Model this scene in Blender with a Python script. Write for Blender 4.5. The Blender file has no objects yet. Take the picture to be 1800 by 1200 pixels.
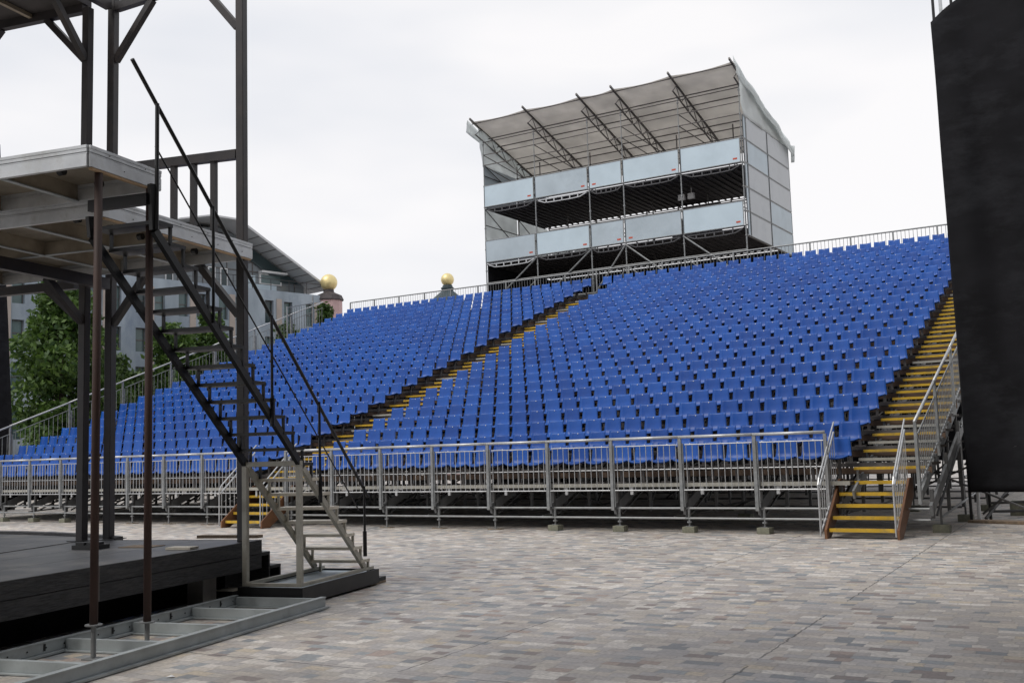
import bpy, bmesh, math, random
from mathutils import Vector, Matrix
import numpy as np
random.seed(7); rng = np.random.default_rng(7)
sc = bpy.context.scene
COL = sc.collection
R = math.radians

# ------------------------------------------------------------------ camera
F_PX, PITCH, ROLL, YAW = 1830.0, 0.1045, 0.0307, 0.555
CAM = Vector((6.6174, -19.3221, 1.6971))
d = Vector((math.cos(YAW), -math.sin(YAW))); n = Vector((math.sin(YAW), math.cos(YAW)))
def to_world(v):          # view-aligned frame -> stand frame (x along the rows, y away from the camera)
    return Vector((v[0]*d.x+v[1]*d.y, v[0]*n.x+v[1]*n.y, v[2]))
fwd0 = Vector((0, math.cos(PITCH), math.sin(PITCH))); up0 = Vector((0, -math.sin(PITCH), math.cos(PITCH))); rt0 = Vector((1, 0, 0))
c_, s_ = math.cos(ROLL), math.sin(ROLL)
right = to_world(c_*rt0 - s_*up0); upv = to_world(s_*rt0 + c_*up0); fw = to_world(fwd0)
cam = bpy.data.cameras.new("camera"); cam.sensor_width = 36; cam.lens = 36*F_PX/1800; cam.clip_end = 2000; cam.clip_start = .05
co = bpy.data.objects.new("camera", cam); COL.objects.link(co)
M = Matrix.Identity(4)
for i in range(3):
    M[i][0] = right[i]; M[i][1] = upv[i]; M[i][2] = -fw[i]; M[i][3] = CAM[i]
co.matrix_world = M; sc.camera = co

# ------------------------------------------------------------------ sky, sun, exposure
SUN_EL, SUN_AZ = R(52), R(205)      # azimuth clockwise from +Y
w = bpy.data.worlds.new("World"); sc.world = w; w.use_nodes = True
nt = w.node_tree; nt.nodes.clear()
out = nt.nodes.new("ShaderNodeOutputWorld"); bg = nt.nodes.new("ShaderNodeBackground"); bg.inputs[1].default_value = .1
sky = nt.nodes.new("ShaderNodeTexSky"); sky.sky_type = 'NISHITA'; sky.sun_disc = False
sky.sun_elevation = SUN_EL; sky.sun_rotation = SUN_AZ
tc = nt.nodes.new("ShaderNodeTexCoord"); mp = nt.nodes.new("ShaderNodeMapping"); mp.inputs['Scale'].default_value = (1, 1, 3.2)
nz = nt.nodes.new("ShaderNodeTexNoise"); nz.inputs['Scale'].default_value = 1.6; nz.inputs['Detail'].default_value = 4; nz.inputs['Roughness'].default_value = .5
rp = nt.nodes.new("ShaderNodeValToRGB"); e = rp.color_ramp.elements
e[0].position = .36; e[0].color = (7.05, 7.3, 7.85, 1); e[1].position = .62; e[1].color = (9.2, 9.05, 9.1, 1)
mx = nt.nodes.new("ShaderNodeMix"); mx.data_type = 'RGBA'; mx.inputs[0].default_value = .95
L = nt.links.new
L(tc.outputs['Generated'], mp.inputs[0]); L(mp.outputs[0], nz.inputs[0]); L(nz.outputs[0], rp.inputs[0])
L(sky.outputs[0], mx.inputs[6]); L(rp.outputs[0], mx.inputs[7]); L(mx.outputs[2], bg.inputs[0]); L(bg.outputs[0], out.inputs[0])
sun = bpy.data.lights.new("sun", 'SUN'); sun.energy = 1.5; sun.angle = R(25); sun.color = (1, .96, .9)
so = bpy.data.objects.new("sun", sun); COL.objects.link(so)
sd = Vector((math.sin(SUN_AZ)*math.cos(SUN_EL), math.cos(SUN_AZ)*math.cos(SUN_EL), math.sin(SUN_EL)))
so.rotation_euler = (-sd).to_track_quat('-Z', 'Y').to_euler(); so.location = (0, 0, 60)
sc.view_settings.view_transform = 'Standard'; sc.view_settings.look = 'None'
sc.view_settings.exposure = .14; sc.view_settings.gamma = 1

# ------------------------------------------------------------------ materials
def new_mat(name):
    m = bpy.data.materials.new(name); m.use_nodes = True
    return m, m.node_tree, m.node_tree.nodes['Principled BSDF']
def mat(name, col, rough=.6, metal=0., var=.15, scale=3., dirt=None, dirt_amt=.4, dscale=1.2, bump=0., stretch=(1, 1, 1), spec=.5, col2=None):
    m, t, b = new_mat(name); N = t.nodes.new; K = t.links.new
    b.inputs['Roughness'].default_value = rough; b.inputs['Metallic'].default_value = metal
    b.inputs['Specular IOR Level'].default_value = spec
    tc = N('ShaderNodeTexCoord'); mp = N('ShaderNodeMapping'); mp.inputs['Scale'].default_value = stretch
    K(tc.outputs['Object'], mp.inputs[0])
    no = N('ShaderNodeTexNoise'); no.inputs['Scale'].default_value = scale; no.inputs['Detail'].default_value = 6; K(mp.outputs[0], no.inputs[0])
    r = N('ShaderNodeValToRGB'); r.color_ramp.elements[0].position = .3; r.color_ramp.elements[1].position = .7
    a = tuple(max(0, c*(1-var)) for c in col); z = tuple(min(1, c*(1+var)) for c in (col2 or col))
    r.color_ramp.elements[0].color = (*a, 1); r.color_ramp.elements[1].color = (*z, 1); K(no.outputs[0], r.inputs[0])
    src = r.outputs[0]
    if dirt:
        n2 = N('ShaderNodeTexNoise'); n2.inputs['Scale'].default_value = dscale; n2.inputs['Detail'].default_value = 9; n2.inputs['Roughness'].default_value = .7
        K(mp.outputs[0], n2.inputs[0])
        r2 = N('ShaderNodeValToRGB'); r2.color_ramp.elements[0].position = .48; r2.color_ramp.elements[1].position = .68
        r2.color_ramp.elements[1].color = (dirt_amt,)*3+(1,); K(n2.outputs[0], r2.inputs[0])
        x = N('ShaderNodeMix'); x.data_type = 'RGBA'; K(r2.outputs[0], x.inputs[0]); K(src, x.inputs[6]); x.inputs[7].default_value = (*dirt, 1); src = x.outputs[2]
    K(src, b.inputs['Base Color'])
    rr = N('ShaderNodeMapRange'); K(no.outputs[0], rr.inputs[0]); rr.inputs[3].default_value = max(.05, rough-.12); rr.inputs[4].default_value = min(1, rough+.12); K(rr.outputs[0], b.inputs['Roughness'])
    if bump:
        bp = N('ShaderNodeBump'); bp.inputs['Strength'].default_value = bump; bp.inputs['Distance'].default_value = .02
        K(no.outputs[0], bp.inputs['Height']); K(bp.outputs[0], b.inputs['Normal'])
    return m
M_ = dict(
 galv=mat('galvanised_steel', (.25, .26, .265), .5, .3, .25, 9, (.2, .19, .17), .5, 3),
 galvb=mat('bright_galvanised_steel', (.50, .51, .52), .38, .4, .15, 9, (.4, .4, .4), .3, 3),
 alu=mat('weathered_aluminium', (.64, .66, .68), .45, .35, .2, 5, (.23, .22, .19), .55, 2.5),
 aluf=mat('scuffed_aluminium_channel', (.42, .455, .465), .5, .2, .25, 6, (.16, .17, .16), .5, 3),
 dark=mat('dark_painted_steel', (.024, .021, .023), .5, 0, .3, 4, (.075, .055, .045), .4, 2.2),
 black=mat('black_steel', (.008, .008, .009), .45, 0, .3, 6),
 rust=mat('rusty_brown_tube', (.055, .028, .022), .7, .1, .3, 6, (.03, .022, .02), .6, 4, stretch=(1, 1, .3)),
 beige=mat('beige_painted_steel', (.44, .42, .36), .5, 0, .12, 5, (.16, .14, .11), .5, 4),
 tread_b=mat('pale_wood_tread', (.68, .63, .53), .6, 0, .15, 6, (.25, .2, .15), .4, 4),
 stage=mat('black_painted_boards', (.022, .022, .024), .62, 0, .55, 7, (.085, .08, .076), .6, 2.3, .5, (1.2, 1.2, 9), col2=(.032, .032, .035)),
 stagetop=mat('grey_black_stage_floor', (.035, .037, .043), .42, 0, .4, 2.5, (.15, .14, .13), .7, 1.6, .1, (1, 1, 1)),
 cloth=mat('black_drape_cloth', (.011, .011, .013), .85, 0, .4, .8, (.026, .027, .031), .8, .6, 0, (1, 1, 2.2), spec=.15),
 plyu=mat('plywood_underside', (.36, .31, .24), .7, 0, .18, 2.2, (.16, .13, .1), .6, 1.6, 0, (1, 1, 1)),
 plye=mat('plywood_edge', (.45, .30, .17), .7, 0, .15, 4),
 deck=mat('brown_deck_boards', (.055, .042, .034), .75, 0, .35, 3, (.06, .05, .045), .7, 2, stretch=(.4, 2, 2)),
 kick=mat('brown_kick_board', (.12, .075, .05), .7, 0, .35, 2.5, (.05, .04, .035), .6, 1.6, stretch=(.5, 2, 2)),
 girder=mat('dark_lattice_steel', (.075, .075, .08), .5, .2, .25, 5),
 kickf=mat('orange_brown_kick_board', (.17, .11, .072), .7, 0, .3, 2.5, (.12, .085, .06), .6, 1.6, stretch=(.5, 2, 2)),
 raker=mat('dull_grey_beam', (.17, .175, .18), .6, 0, .25, 3, (.1, .1, .1), .5, 2),
 tube=mat('dark_scaffold_tube', (.10, .10, .10), .5, .4, .3, 6, (.08, .07, .06), .6, 3),
 yellow=mat('yellow_step_nosing', (.58, .36, .02), .55, 0, .15, 5, (.22, .17, .07), .7, 6),
 greyt=mat('worn_grey_step_nosing', (.36, .35, .31), .6, 0, .15, 5),
 orange=mat('orange_brown_stair_board', (.17, .075, .032), .6, 0, .25, 4, (.12, .055, .03), .5, 3),
 panel=mat('pale_blue_sheet_panel', (.50, .60, .665), .45, 0, .06, .9, (.42, .51, .57), .5, .8),
 panel_d=mat('dull_grey_blue_sheet_panel', (.42, .49, .54), .5, 0, .1, .9, (.32, .38, .42), .6, .8),
 panel_s=mat('grey_sheet_panel', (.46, .48, .50), .55, 0, .12, .9, (.34, .36, .38), .6, .9),
 frame_d=mat('dark_panel_edge', (.05, .06, .07), .5, 0),
 red=mat('red_sticker', (.5, .08, .04), .6, 0, .3, 40),
 tdark=mat('dark_tower_floor', (.06, .055, .057), .8, 0, .3, 3),
 steelbr=mat('brown_grey_steel', (.12, .11, .105), .5, .3, .3, 5),
 block=mat('weathered_support_block', (.20, .20, .15), .85, 0, .3, 9, (.1, .1, .08), .5, 6),
 wood=mat('grey_brown_timber', (.21, .155, .105), .8, 0, .3, 5, (.1, .08, .06), .5, 4, stretch=(3, 3, .6)),
 white=mat('white_paint', (.75, .75, .75), .5, 0, .08, 3),
 concrete=mat('pale_pedestal', (.45, .43, .41), .8, 0, .2, 4),
 pink=mat('pink_render', (.52, .36, .36), .8, 0, .1, 1.5, (.4, .28, .27), .4, 1.2),
 dome=mat('dark_slate_dome', (.06, .05, .052), .7, 0, .3, 3),
 green=mat('dark_green_patina', (.03, .05, .06), .6, 0, .3, 3),
 fac=mat('blue_grey_stone_facade', (.25, .30, .35), .7, 0, .22, .5, (.15, .19, .26), .75, .4, stretch=(1, 1, .45), col2=(.33, .38, .43)),
 pill=mat('pinkish_stone_pillar', (.40, .345, .31), .8, 0, .1, 1),
 glassd=mat('dark_window_glass', (.035, .055, .06), .12, 0, .3, .5),
 glassg=mat('greenish_window_glass', (.10, .15, .15), .15, 0, .3, .4),
 glassr=mat('grey_glazed_gable', (.16, .18, .195), .2, 0, .2, .25),
 roofs=mat('grey_metal_roof', (.55, .56, .575), .6, 0, .1, .3),
 bark=mat('bark', (.06, .045, .035), .9, 0, .3, 6),
)
def gold():
    m, t, b = new_mat('gold_leaf'); b.inputs['Base Color'].default_value = (.80, .66, .33, 1); b.inputs['Metallic'].default_value = .55; b.inputs['Roughness'].default_value = .42; return m
M_['gold'] = gold()
def plastic():
    m, t, b = new_mat('blue_seat_plastic'); N = t.nodes.new; K = t.links.new
    oi = N('ShaderNodeObjectInfo'); ge = N('ShaderNodeNewGeometry'); ad = N('ShaderNodeMath'); ad.operation = 'ADD'
    K(oi.outputs['Random'], ad.inputs[0]); K(ge.outputs['Random Per Island'], ad.inputs[1]); fr = N('ShaderNodeMath'); fr.operation = 'FRACT'; K(ad.outputs[0], fr.inputs[0])
    r = N('ShaderNodeValToRGB'); r.color_ramp.elements[0].color = (.008, .070, .335, 1); r.color_ramp.elements[1].color = (.014, .104, .44, 1); K(fr.outputs[0], r.inputs[0])
    tc = N('ShaderNodeTexCoord'); no = N('ShaderNodeTexNoise'); no.inputs['Scale'].default_value = 7; no.inputs['Detail'].default_value = 5; K(tc.outputs['Object'], no.inputs[0])
    x = N('ShaderNodeMix'); x.data_type = 'RGBA'; x.blend_type = 'MULTIPLY'; x.inputs[0].default_value = .3; K(r.outputs[0], x.inputs[6]); K(no.outputs[0], x.inputs[7]); K(x.outputs[2], b.inputs['Base Color'])
    b.inputs['Roughness'].default_value = .4; b.inputs['Specular IOR Level'].default_value = .36; return m
M_['plastic'] = plastic()
def fabric(name, col, tr=.35):
    m, t, b = new_mat(name); N = t.nodes.new; K = t.links.new; o = t.nodes['Material Output']
    tc = N('ShaderNodeTexCoord'); no = N('ShaderNodeTexNoise'); no.inputs['Scale'].default_value = 1.2; no.inputs['Detail'].default_value = 6; K(tc.outputs['Object'], no.inputs[0])
    r = N('ShaderNodeValToRGB'); r.color_ramp.elements[0].position = .3; r.color_ramp.elements[1].position = .7
    r.color_ramp.elements[0].color = (*[c*.82 for c in col], 1); r.color_ramp.elements[1].color = (*col, 1); K(no.outputs[0], r.inputs[0])
    K(r.outputs[0], b.inputs['Base Color']); b.inputs['Roughness'].default_value = .7
    tl = N('ShaderNodeBsdfTranslucent'); K(r.outputs[0], tl.inputs[0]); ms = N('ShaderNodeMixShader'); ms.inputs[0].default_value = tr
    bp = N('ShaderNodeBump'); bp.inputs['Strength'].default_value = .5; bp.inputs['Distance'].default_value = .08; K(no.outputs[0], bp.inputs['Height']); K(bp.outputs[0], b.inputs['Normal'])
    K(b.outputs[0], ms.inputs[1]); K(tl.outputs[0], ms.inputs[2]); K(ms.outputs[0], o.inputs[0]); return m
M_['canvas'] = fabric('beige_roof_canvas', (.78, .755, .72), .56)
M_['tarp'] = fabric('white_tarpaulin', (.90, .93, .93), .62)
def leafm(name, a, b_):
    m, t, b = new_mat(name); N = t.nodes.new; K = t.links.new; o = t.nodes['Material Output']
    g = N('ShaderNodeNewGeometry'); r = N('ShaderNodeValToRGB'); r.color_ramp.elements[0].color = (*a, 1); r.color_ramp.elements[1].color = (*b_, 1)
    K(g.outputs['Random Per Island'], r.inputs[0]); K(r.outputs[0], b.inputs['Base Color']); b.inputs['Roughness'].default_value = .6
    tl = N('ShaderNodeBsdfTranslucent'); K(r.outputs[0], tl.inputs[0]); ms = N('ShaderNodeMixShader'); ms.inputs[0].default_value = .3
    K(b.outputs[0], ms.inputs[1]); K(tl.outputs[0], ms.inputs[2]); K(ms.outputs[0], o.inputs[0]); return m
M_['leaf'] = leafm('green_leaves', (.025, .066, .012), (.10, .175, .03))
M_['leaf2'] = leafm('dark_green_leaves', (.025, .055, .012), (.075, .13, .024))
def paving():
    m, t, b = new_mat('stone_sett_paving'); N = t.nodes.new; K = t.links.new
    def math_(op, a, b2=None, c=None):
        q = N('ShaderNodeMath'); q.operation = op
        for i, v in enumerate((a, b2, c)):
            if v is None: continue
            if isinstance(v, (int, float)): q.inputs[i].default_value = v
            else: K(v, q.inputs[i])
        return q.outputs[0]
    tc = N('ShaderNodeTexCoord'); mp = N('ShaderNodeMapping'); mp.inputs['Rotation'].default_value = (0, 0, R(-2.4)); K(tc.outputs['Object'], mp.inputs[0])
    wob = N('ShaderNodeTexNoise'); wob.inputs['Scale'].default_value = 7; wob.inputs['Detail'].default_value = 2; K(mp.outputs[0], wob.inputs[0])
    va = N('ShaderNodeVectorMath'); va.operation = 'SUBTRACT'; K(wob.outputs['Color'], va.inputs[0]); va.inputs[1].default_value = (.5, .5, .5)
    vs = N('ShaderNodeVectorMath'); vs.operation = 'MULTIPLY_ADD'; K(va.outputs[0], vs.inputs[0]); vs.inputs[1].default_value = (.06, .045, 0); K(mp.outputs[0], vs.inputs[2])
    sp = N('ShaderNodeSeparateXYZ'); K(vs.outputs[0], sp.inputs[0])
    X, Y = sp.outputs[0], sp.outputs[1]
    BW, BH = .175, .128
    row = math_('FLOOR', math_('DIVIDE', Y, BH))
    rw = N('ShaderNodeTexWhiteNoise'); rw.noise_dimensions = '1D'; K(row, rw.inputs['W'])
    xs = math_('ADD', math_('DIVIDE', X, BW), math_('MULTIPLY', rw.outputs[0], 1.0))
    # random widths: warp x in each row
    wv = math_('MULTIPLY', math_('SINE', math_('ADD', math_('MULTIPLY', xs, 1.9), math_('MULTIPLY', row, 2.3))), .22)
    xs = math_('ADD', xs, wv)
    cx = math_('FLOOR', xs); fx = math_('FRACT', xs); fy = math_('FRACT', math_('DIVIDE', Y, BH))
    cb = N('ShaderNodeCombineXYZ'); K(cx, cb.inputs[0]); K(row, cb.inputs[1])
    wn = N('ShaderNodeTexWhiteNoise'); wn.noise_dimensions = '2D'; K(cb.outputs[0], wn.inputs['Vector'])
    r = N('ShaderNodeValToRGB'); r.color_ramp.interpolation = 'CONSTANT'
    pal = [(p, tuple(v*1.45*k for v, k in zip(c, (1.02, .99, .965)))) for p, c in [(0, (.31, .295, .28)), (.13, (.26, .25, .245)), (.24, (.36, .33, .29)), (.36, (.17, .195, .215)), (.43, (.42, .40, .375)), (.54, (.28, .255, .235)), (.64, (.33, .31, .28)), (.74, (.125, .145, .165)), (.79, (.29, .275, .27)), (.85, (.15, .125, .12)), (.89, (.48, .465, .44)), (.94, (.37, .325, .255)), (.97, (.26, .205, .18))]]
    els = r.color_ramp.elements
    els[0].position = 0; els[0].color = (*pal[0][1], 1); els[1].position = pal[-1][0]; els[1].color = (*pal[-1][1], 1)
    for p, c in pal[1:-1]:
        q = els.new(p); q.color = (*c, 1)
    K(wn.outputs['Value'], r.inputs[0])
    # large patches and grit
    n1 = N('ShaderNodeTexNoise'); n1.inputs['Scale'].default_value = .55; n1.inputs['Detail'].default_value = 6; K(mp.outputs[0], n1.inputs[0])
    n2 = N('ShaderNodeTexNoise'); n2.inputs['Scale'].default_value = 28; n2.inputs['Detail'].default_value = 5; K(mp.outputs[0], n2.inputs[0])
    mul = N('ShaderNodeMix'); mul.data_type = 'RGBA'; mul.blend_type = 'MULTIPLY'; mul.inputs[0].default_value = 1
    rr = N('ShaderNodeMapRange'); K(n1.outputs[0], rr.inputs[0]); rr.inputs[1].default_value = .3; rr.inputs[2].default_value = .7; rr.inputs[3].default_value = .74; rr.inputs[4].default_value = 1.2
    rg = N('ShaderNodeMapRange'); K(n2.outputs[0], rg.inputs[0]); rg.inputs[1].default_value = .3; rg.inputs[2].default_value = .7; rg.inputs[3].default_value = .74; rg.inputs[4].default_value = 1.26
    pr = math_('MULTIPLY', rr.outputs[0], rg.outputs[0]); K(r.outputs[0], mul.inputs[6]); K(pr, mul.inputs[7])
    # mix neighbouring tones a little towards the mean
    mean = N('ShaderNodeMix'); mean.data_type = 'RGBA'; mean.inputs[0].default_value = .24; K(mul.outputs[2], mean.inputs[6]); mean.inputs[7].default_value = (.455, .425, .40, 1)
    # joints between setts
    ex = math_('MINIMUM', fx, math_('SUBTRACT', 1, fx)); ey = math_('MINIMUM', fy, math_('SUBTRACT', 1, fy))
    jx = math_('LESS_THAN', ex, .04); jy = math_('LESS_THAN', ey, .055); jj = math_('MAXIMUM', jx, jy)
    jm = N('ShaderNodeMix'); jm.data_type = 'RGBA'; K(math_('MULTIPLY', jj, .3), jm.inputs[0]); K(mean.outputs[2], jm.inputs[6]); jm.inputs[7].default_value = (.2, .185, .165, 1)
    # wide expansion joints
    gx = math_('ABSOLUTE', math_('SUBTRACT', math_('FRACT', math_('DIVIDE', math_('ADD', X, 100-.665), 2.45)), .5))   # joint where =.5 line
    lj = math_('LESS_THAN', math_('SUBTRACT', .5, math_('ABSOLUTE', math_('SUBTRACT', math_('FRACT', math_('DIVIDE', math_('SUBTRACT', X, .83), 2.45)), .5))), .0036)
    gy = math_('LESS_THAN', math_('SUBTRACT', .5, math_('ABSOLUTE', math_('SUBTRACT', math_('FRACT', math_('DIVIDE', math_('SUBTRACT', Y, -9.55), 3.2)), .5))), .003)
    gm = math_('GREATER_THAN', n1.outputs[0], .47)
    allj = math_('MAXIMUM', math_('MULTIPLY', lj, math_('GREATER_THAN', n1.outputs[0], .42)), math_('MULTIPLY', gy, gm))
    jm2 = N('ShaderNodeMix'); jm2.data_type = 'RGBA'; K(math_('MULTIPLY', allj, .7), jm2.inputs[0]); K(jm.outputs[2], jm2.inputs[6]); jm2.inputs[7].default_value = (.04, .04, .035, 1)
    K(jm2.outputs[2], b.inputs['Base Color']); 
    rz = N('ShaderNodeMapRange'); K(wn.outputs['Value'], rz.inputs[0]); rz.inputs[3].default_value = .42; rz.inputs[4].default_value = .72; K(rz.outputs[0], b.inputs['Roughness'])
    h = math_('SUBTRACT', math_('ADD', math_('MULTIPLY', wn.outputs['Value'], .4), math_('MULTIPLY', n2.outputs[0], .5)), math_('MAXIMUM', jj, allj))
    bp = N('ShaderNodeBump'); bp.inputs['Strength'].default_value = .35; bp.inputs['Distance'].default_value = .01; K(h, bp.inputs['Height']); K(bp.outputs[0], b.inputs['Normal'])
    return m
M_['pave'] = paving()

# ------------------------------------------------------------------ mesh helpers (world coordinates; build() moves them under their thing)
class MB:
    def __init__(s): s.v = []; s.f = []; s.m = []
    def add(s, vs, fs, mi=0):
        k = len(s.v); s.v += [tuple(v) for v in vs]; s.f += [tuple(i+k for i in f) for f in fs]; s.m += [mi]*len(fs); return s
    def box(s, a, b, mi=0):
        x0, y0, z0 = a; x1, y1, z1 = b
        return s.add([(x0,y0,z0),(x1,y0,z0),(x1,y1,z0),(x0,y1,z0),(x0,y0,z1),(x1,y0,z1),(x1,y1,z1),(x0,y1,z1)],
                     [(0,3,2,1),(4,5,6,7),(0,1,5,4),(1,2,6,5),(2,3,7,6),(3,0,4,7)], mi)
    def bar(s, a, b, w=.05, h=.05, up=(0, 0, 1), mi=0):
        a, b = Vector(a), Vector(b); t = (b-a).normalized(); u = Vector(up)
        if abs(t.dot(u)) > .98: u = Vector((0, 1, 0))
        x = t.cross(u).normalized(); y = x.cross(t).normalized(); x *= w/2; y *= h/2
        return s.add([a-x-y, a+x-y, a+x+y, a-x+y, b-x-y, b+x-y, b+x+y, b-x+y],
                     [(0,3,2,1),(4,5,6,7),(0,1,5,4),(1,2,6,5),(2,3,7,6),(3,0,4,7)], mi)
    def tube(s, a, b, r=.024, n=6, mi=0, r2=None):
        a, b = Vector(a), Vector(b); t = (b-a).normalized(); u = Vector((0, 0, 1)) if abs(t.z) < .95 else Vector((0, 1, 0))
        x = t.cross(u).normalized(); y = x.cross(t); r2 = r if r2 is None else r2
        vs = [a+(x*math.cos(q)+y*math.sin(q))*r for q in [2*math.pi*i/n for i in range(n)]] + [b+(x*math.cos(q)+y*math.sin(q))*r2 for q in [2*math.pi*i/n for i in range(n)]]
        fs = [(i, (i+1) % n, n+(i+1) % n, n+i) for i in range(n)] + [tuple(range(n))[::-1], tuple(range(n, 2*n))]
        return s.add(vs, fs, mi)
    def path(s, pts, r=.02, n=6, mi=0):
        for a, b in zip(pts, pts[1:]): s.tube(a, b, r, n, mi)
        return s
    def prism(s, poly, vec, mi=0):      # planar polygon extruded by vec
        k = len(poly); v = Vector(vec); vs = [Vector(p) for p in poly] + [Vector(p)+v for p in poly]
        return s.add(vs, [tuple(range(k))[::-1], tuple(range(k, 2*k))] + [(i, (i+1) % k, k+(i+1) % k, k+i) for i in range(k)], mi)
    def build(s, name, m, parent=None, smooth=False, loc=None):
        me = bpy.data.meshes.new(name); o = bpy.data.objects.new(name, me); COL.objects.link(o)
        off = Vector((0, 0, 0))
        if parent is not None:
            off = WORLD[parent.name]; o.parent = parent
        elif loc is not None:
            off = Vector(loc); o.location = off
        WORLD[o.name] = off.copy()
        me.from_pydata([tuple(Vector(v)-off) for v in s.v], [], s.f)
        ms = m if isinstance(m, (list, tuple)) else [m]
        for q in ms: me.materials.append(q)
        if len(ms) > 1: me.polygons.foreach_set('material_index', s.m)
        if smooth: me.polygons.foreach_set('use_smooth', [True]*len(s.f))
        me.update(); return o
WORLD = {}
def tag(o, label=None, cat=None, group=None, kind=None):
    if label: o['label'] = label
    if cat: o['category'] = cat
    if group: o['group'] = group
    if kind: o['kind'] = kind
    return o
def thing(name, loc, label, cat, group=None):
    o = bpy.data.objects.new(name, None); COL.objects.link(o); o.location = loc; o.empty_display_size = .2
    WORLD[o.name] = Vector(loc); return tag(o, label, cat, group)
ORD = ['', 'first', 'second', 'third', 'fourth', 'fifth', 'sixth', 'seventh', 'eighth', 'ninth', 'tenth', 'eleventh', 'twelfth', 'thirteenth', 'fourteenth', 'fifteenth',
       'sixteenth', 'seventeenth', 'eighteenth', 'nineteenth', 'twentieth', 'twenty-first', 'twenty-second', 'twenty-third', 'twenty-fourth', 'twenty-fifth', 'twenty-sixth', 'twenty-seventh', 'twenty-eighth']

# ------------------------------------------------------------------ ground
g = MB(); g.add([(-700, -400, 0), (500, -400, 0), (500, 800, 0), (-700, 800, 0)], [(0, 1, 2, 3)])
tag(g.build('ground', M_['pave']), kind='structure')

# ------------------------------------------------------------------ grandstand geometry
DP, DZ, O1, Z1, S0 = .813, .3054, .565, 1.766, 1.4555
BAY = 1.515; NR = 24
Zd = lambda r: .955+(r-1)*DZ               # deck height of row r
Of = lambda r: .02+(r-1)*DP                # front edge of that deck
XL, XM0, XM1, XR = -26.85, -14.17, -11.75, 3.02
stand = thing('grandstand', (-12, 0, 0), 'long tiered steel grandstand frame with brown decks carrying the rows of blue seats', 'grandstand')
for r in range(1, NR+1):
    b = MB(); z = Zd(r); y = Of(r); y1 = y+DP+.10 if r < NR else y+1.3
    x1 = 1.72 if r < 2 else 3.0
    b.box((XL, y+.05, z-.045), (x1, y1, z))
    b.build('deck_board', M_['deck'], stand)
    b = MB(); b.box((XL, y, z-.06), (x1, y+.047, z+.012)); b.build('deck_nosing', M_['greyt'] if r == 1 else M_['steelbr'], stand)
    if r > 1:
        b = MB(); yk = y-.035; b.box((XL, yk, z-.19), (x1, yk+.02, z-.075)); b.build('kick_board', M_['kickf'] if r == 2 else M_['kick'], stand)
for i in range(-19, 3):
    x = i*BAY+.0; b = MB()
    if i == 2: x = 3.08
    # raking beam
    a = Vector((x, .02, .44)); slope = DZ/DP; e_ = Vector((x, 19.6, .44+19.58*slope))
    b.bar(a, e_, .05, .2)
    for r in range(1, NR+1, 2):
        y = Of(r)+.15; b.box((x-.03, y-.03, .3), (x+.03, y+.03, Zd(r)-.05-(.0 if i < 2 else .1)), 1)
    for y in (3.2, 8.1, 13, 17.9):
        zt = .44+y*slope
        b.tube((x+.04, y, zt-.1), (x+.04, max(.3, y-3.0), .35), .024, 5, 1)
        if zt > 3: b.tube((x+.04, y, zt*.55), (x+.04, y-4.4, zt*.5-.6 if zt*.5 > 1 else .4), .024, 5, 1)
    b.build('support_frame', [M_['raker'], M_['tube']], stand)  # inner posts and braces get a darker colour, standing in for shade below
for y, zz in ((0.06, (.275, .47)), (3.4, (.3, 1.0)), (6.7, (.3, 1.6)), (9.9, (.3, 2.0, 3.2)), (13.2, (.3, 2.0, 4.)), (16.4, (.3, 2.4, 4.6)), (19.3, (.3, 2.4, 4.6, 6.8))):
    for z in zz:
        b = MB(); b.tube((XL-.2, y, z), (3.05, y, z), .024, 6)
        b.build('ledger_tube', M_['galv'] if y < 1 else M_['tube'], stand)  # ledgers behind the front one carry the same shade in their colour
for k in range(10):   # bracing seen between the front posts
    x = -26+k*3.03; y = 3.3
    for p, q in (((x, y, .25), (x+3., y, 1.55)), ((x+3, y+.1, .25), (x, y+.1, 1.55)), ((x, 6.6, .3), (x+3, 6.6, 2.7)), ((x, .1, .3), (x+.7, 3.3, .5))):
        b = MB(); b.tube(p, q, .022, 5); b.build('cross_brace', M_['tube'], stand)
b = MB()
for i in range(-37, 1):
    x = i*BAY/2+.3; b.box((x, .8, .99), (x+.05, .84, Zd(2)-.06))
b.build('riser_stub', M_['galv'], stand)
for i in range(-18, 1):
    x = i*BAY+.35; b = MB(); b.box((x, .06, .74), (x+.06, .1, .894)); b.build('deck_hook', M_['galvb'], stand)

b = MB(); b.box((XL, 19.9, .9), (3.05, 19.92, 7.95)); b.build('rear_blackout_netting', M_['cloth'], stand)  # added black sheet, blocks sky light from behind to darken the underside
b = MB(); b.prism([(XL-.1, 1.5, .5), (XL-.1, 19.9, .5), (XL-.1, 19.9, 7.9), (XL-.1, 1.5, 1.1)], (.02, 0, 0)); b.build('side_blackout_netting', M_['cloth'], stand)  # added likewise on the left, keeps side light out from under the rows
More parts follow.
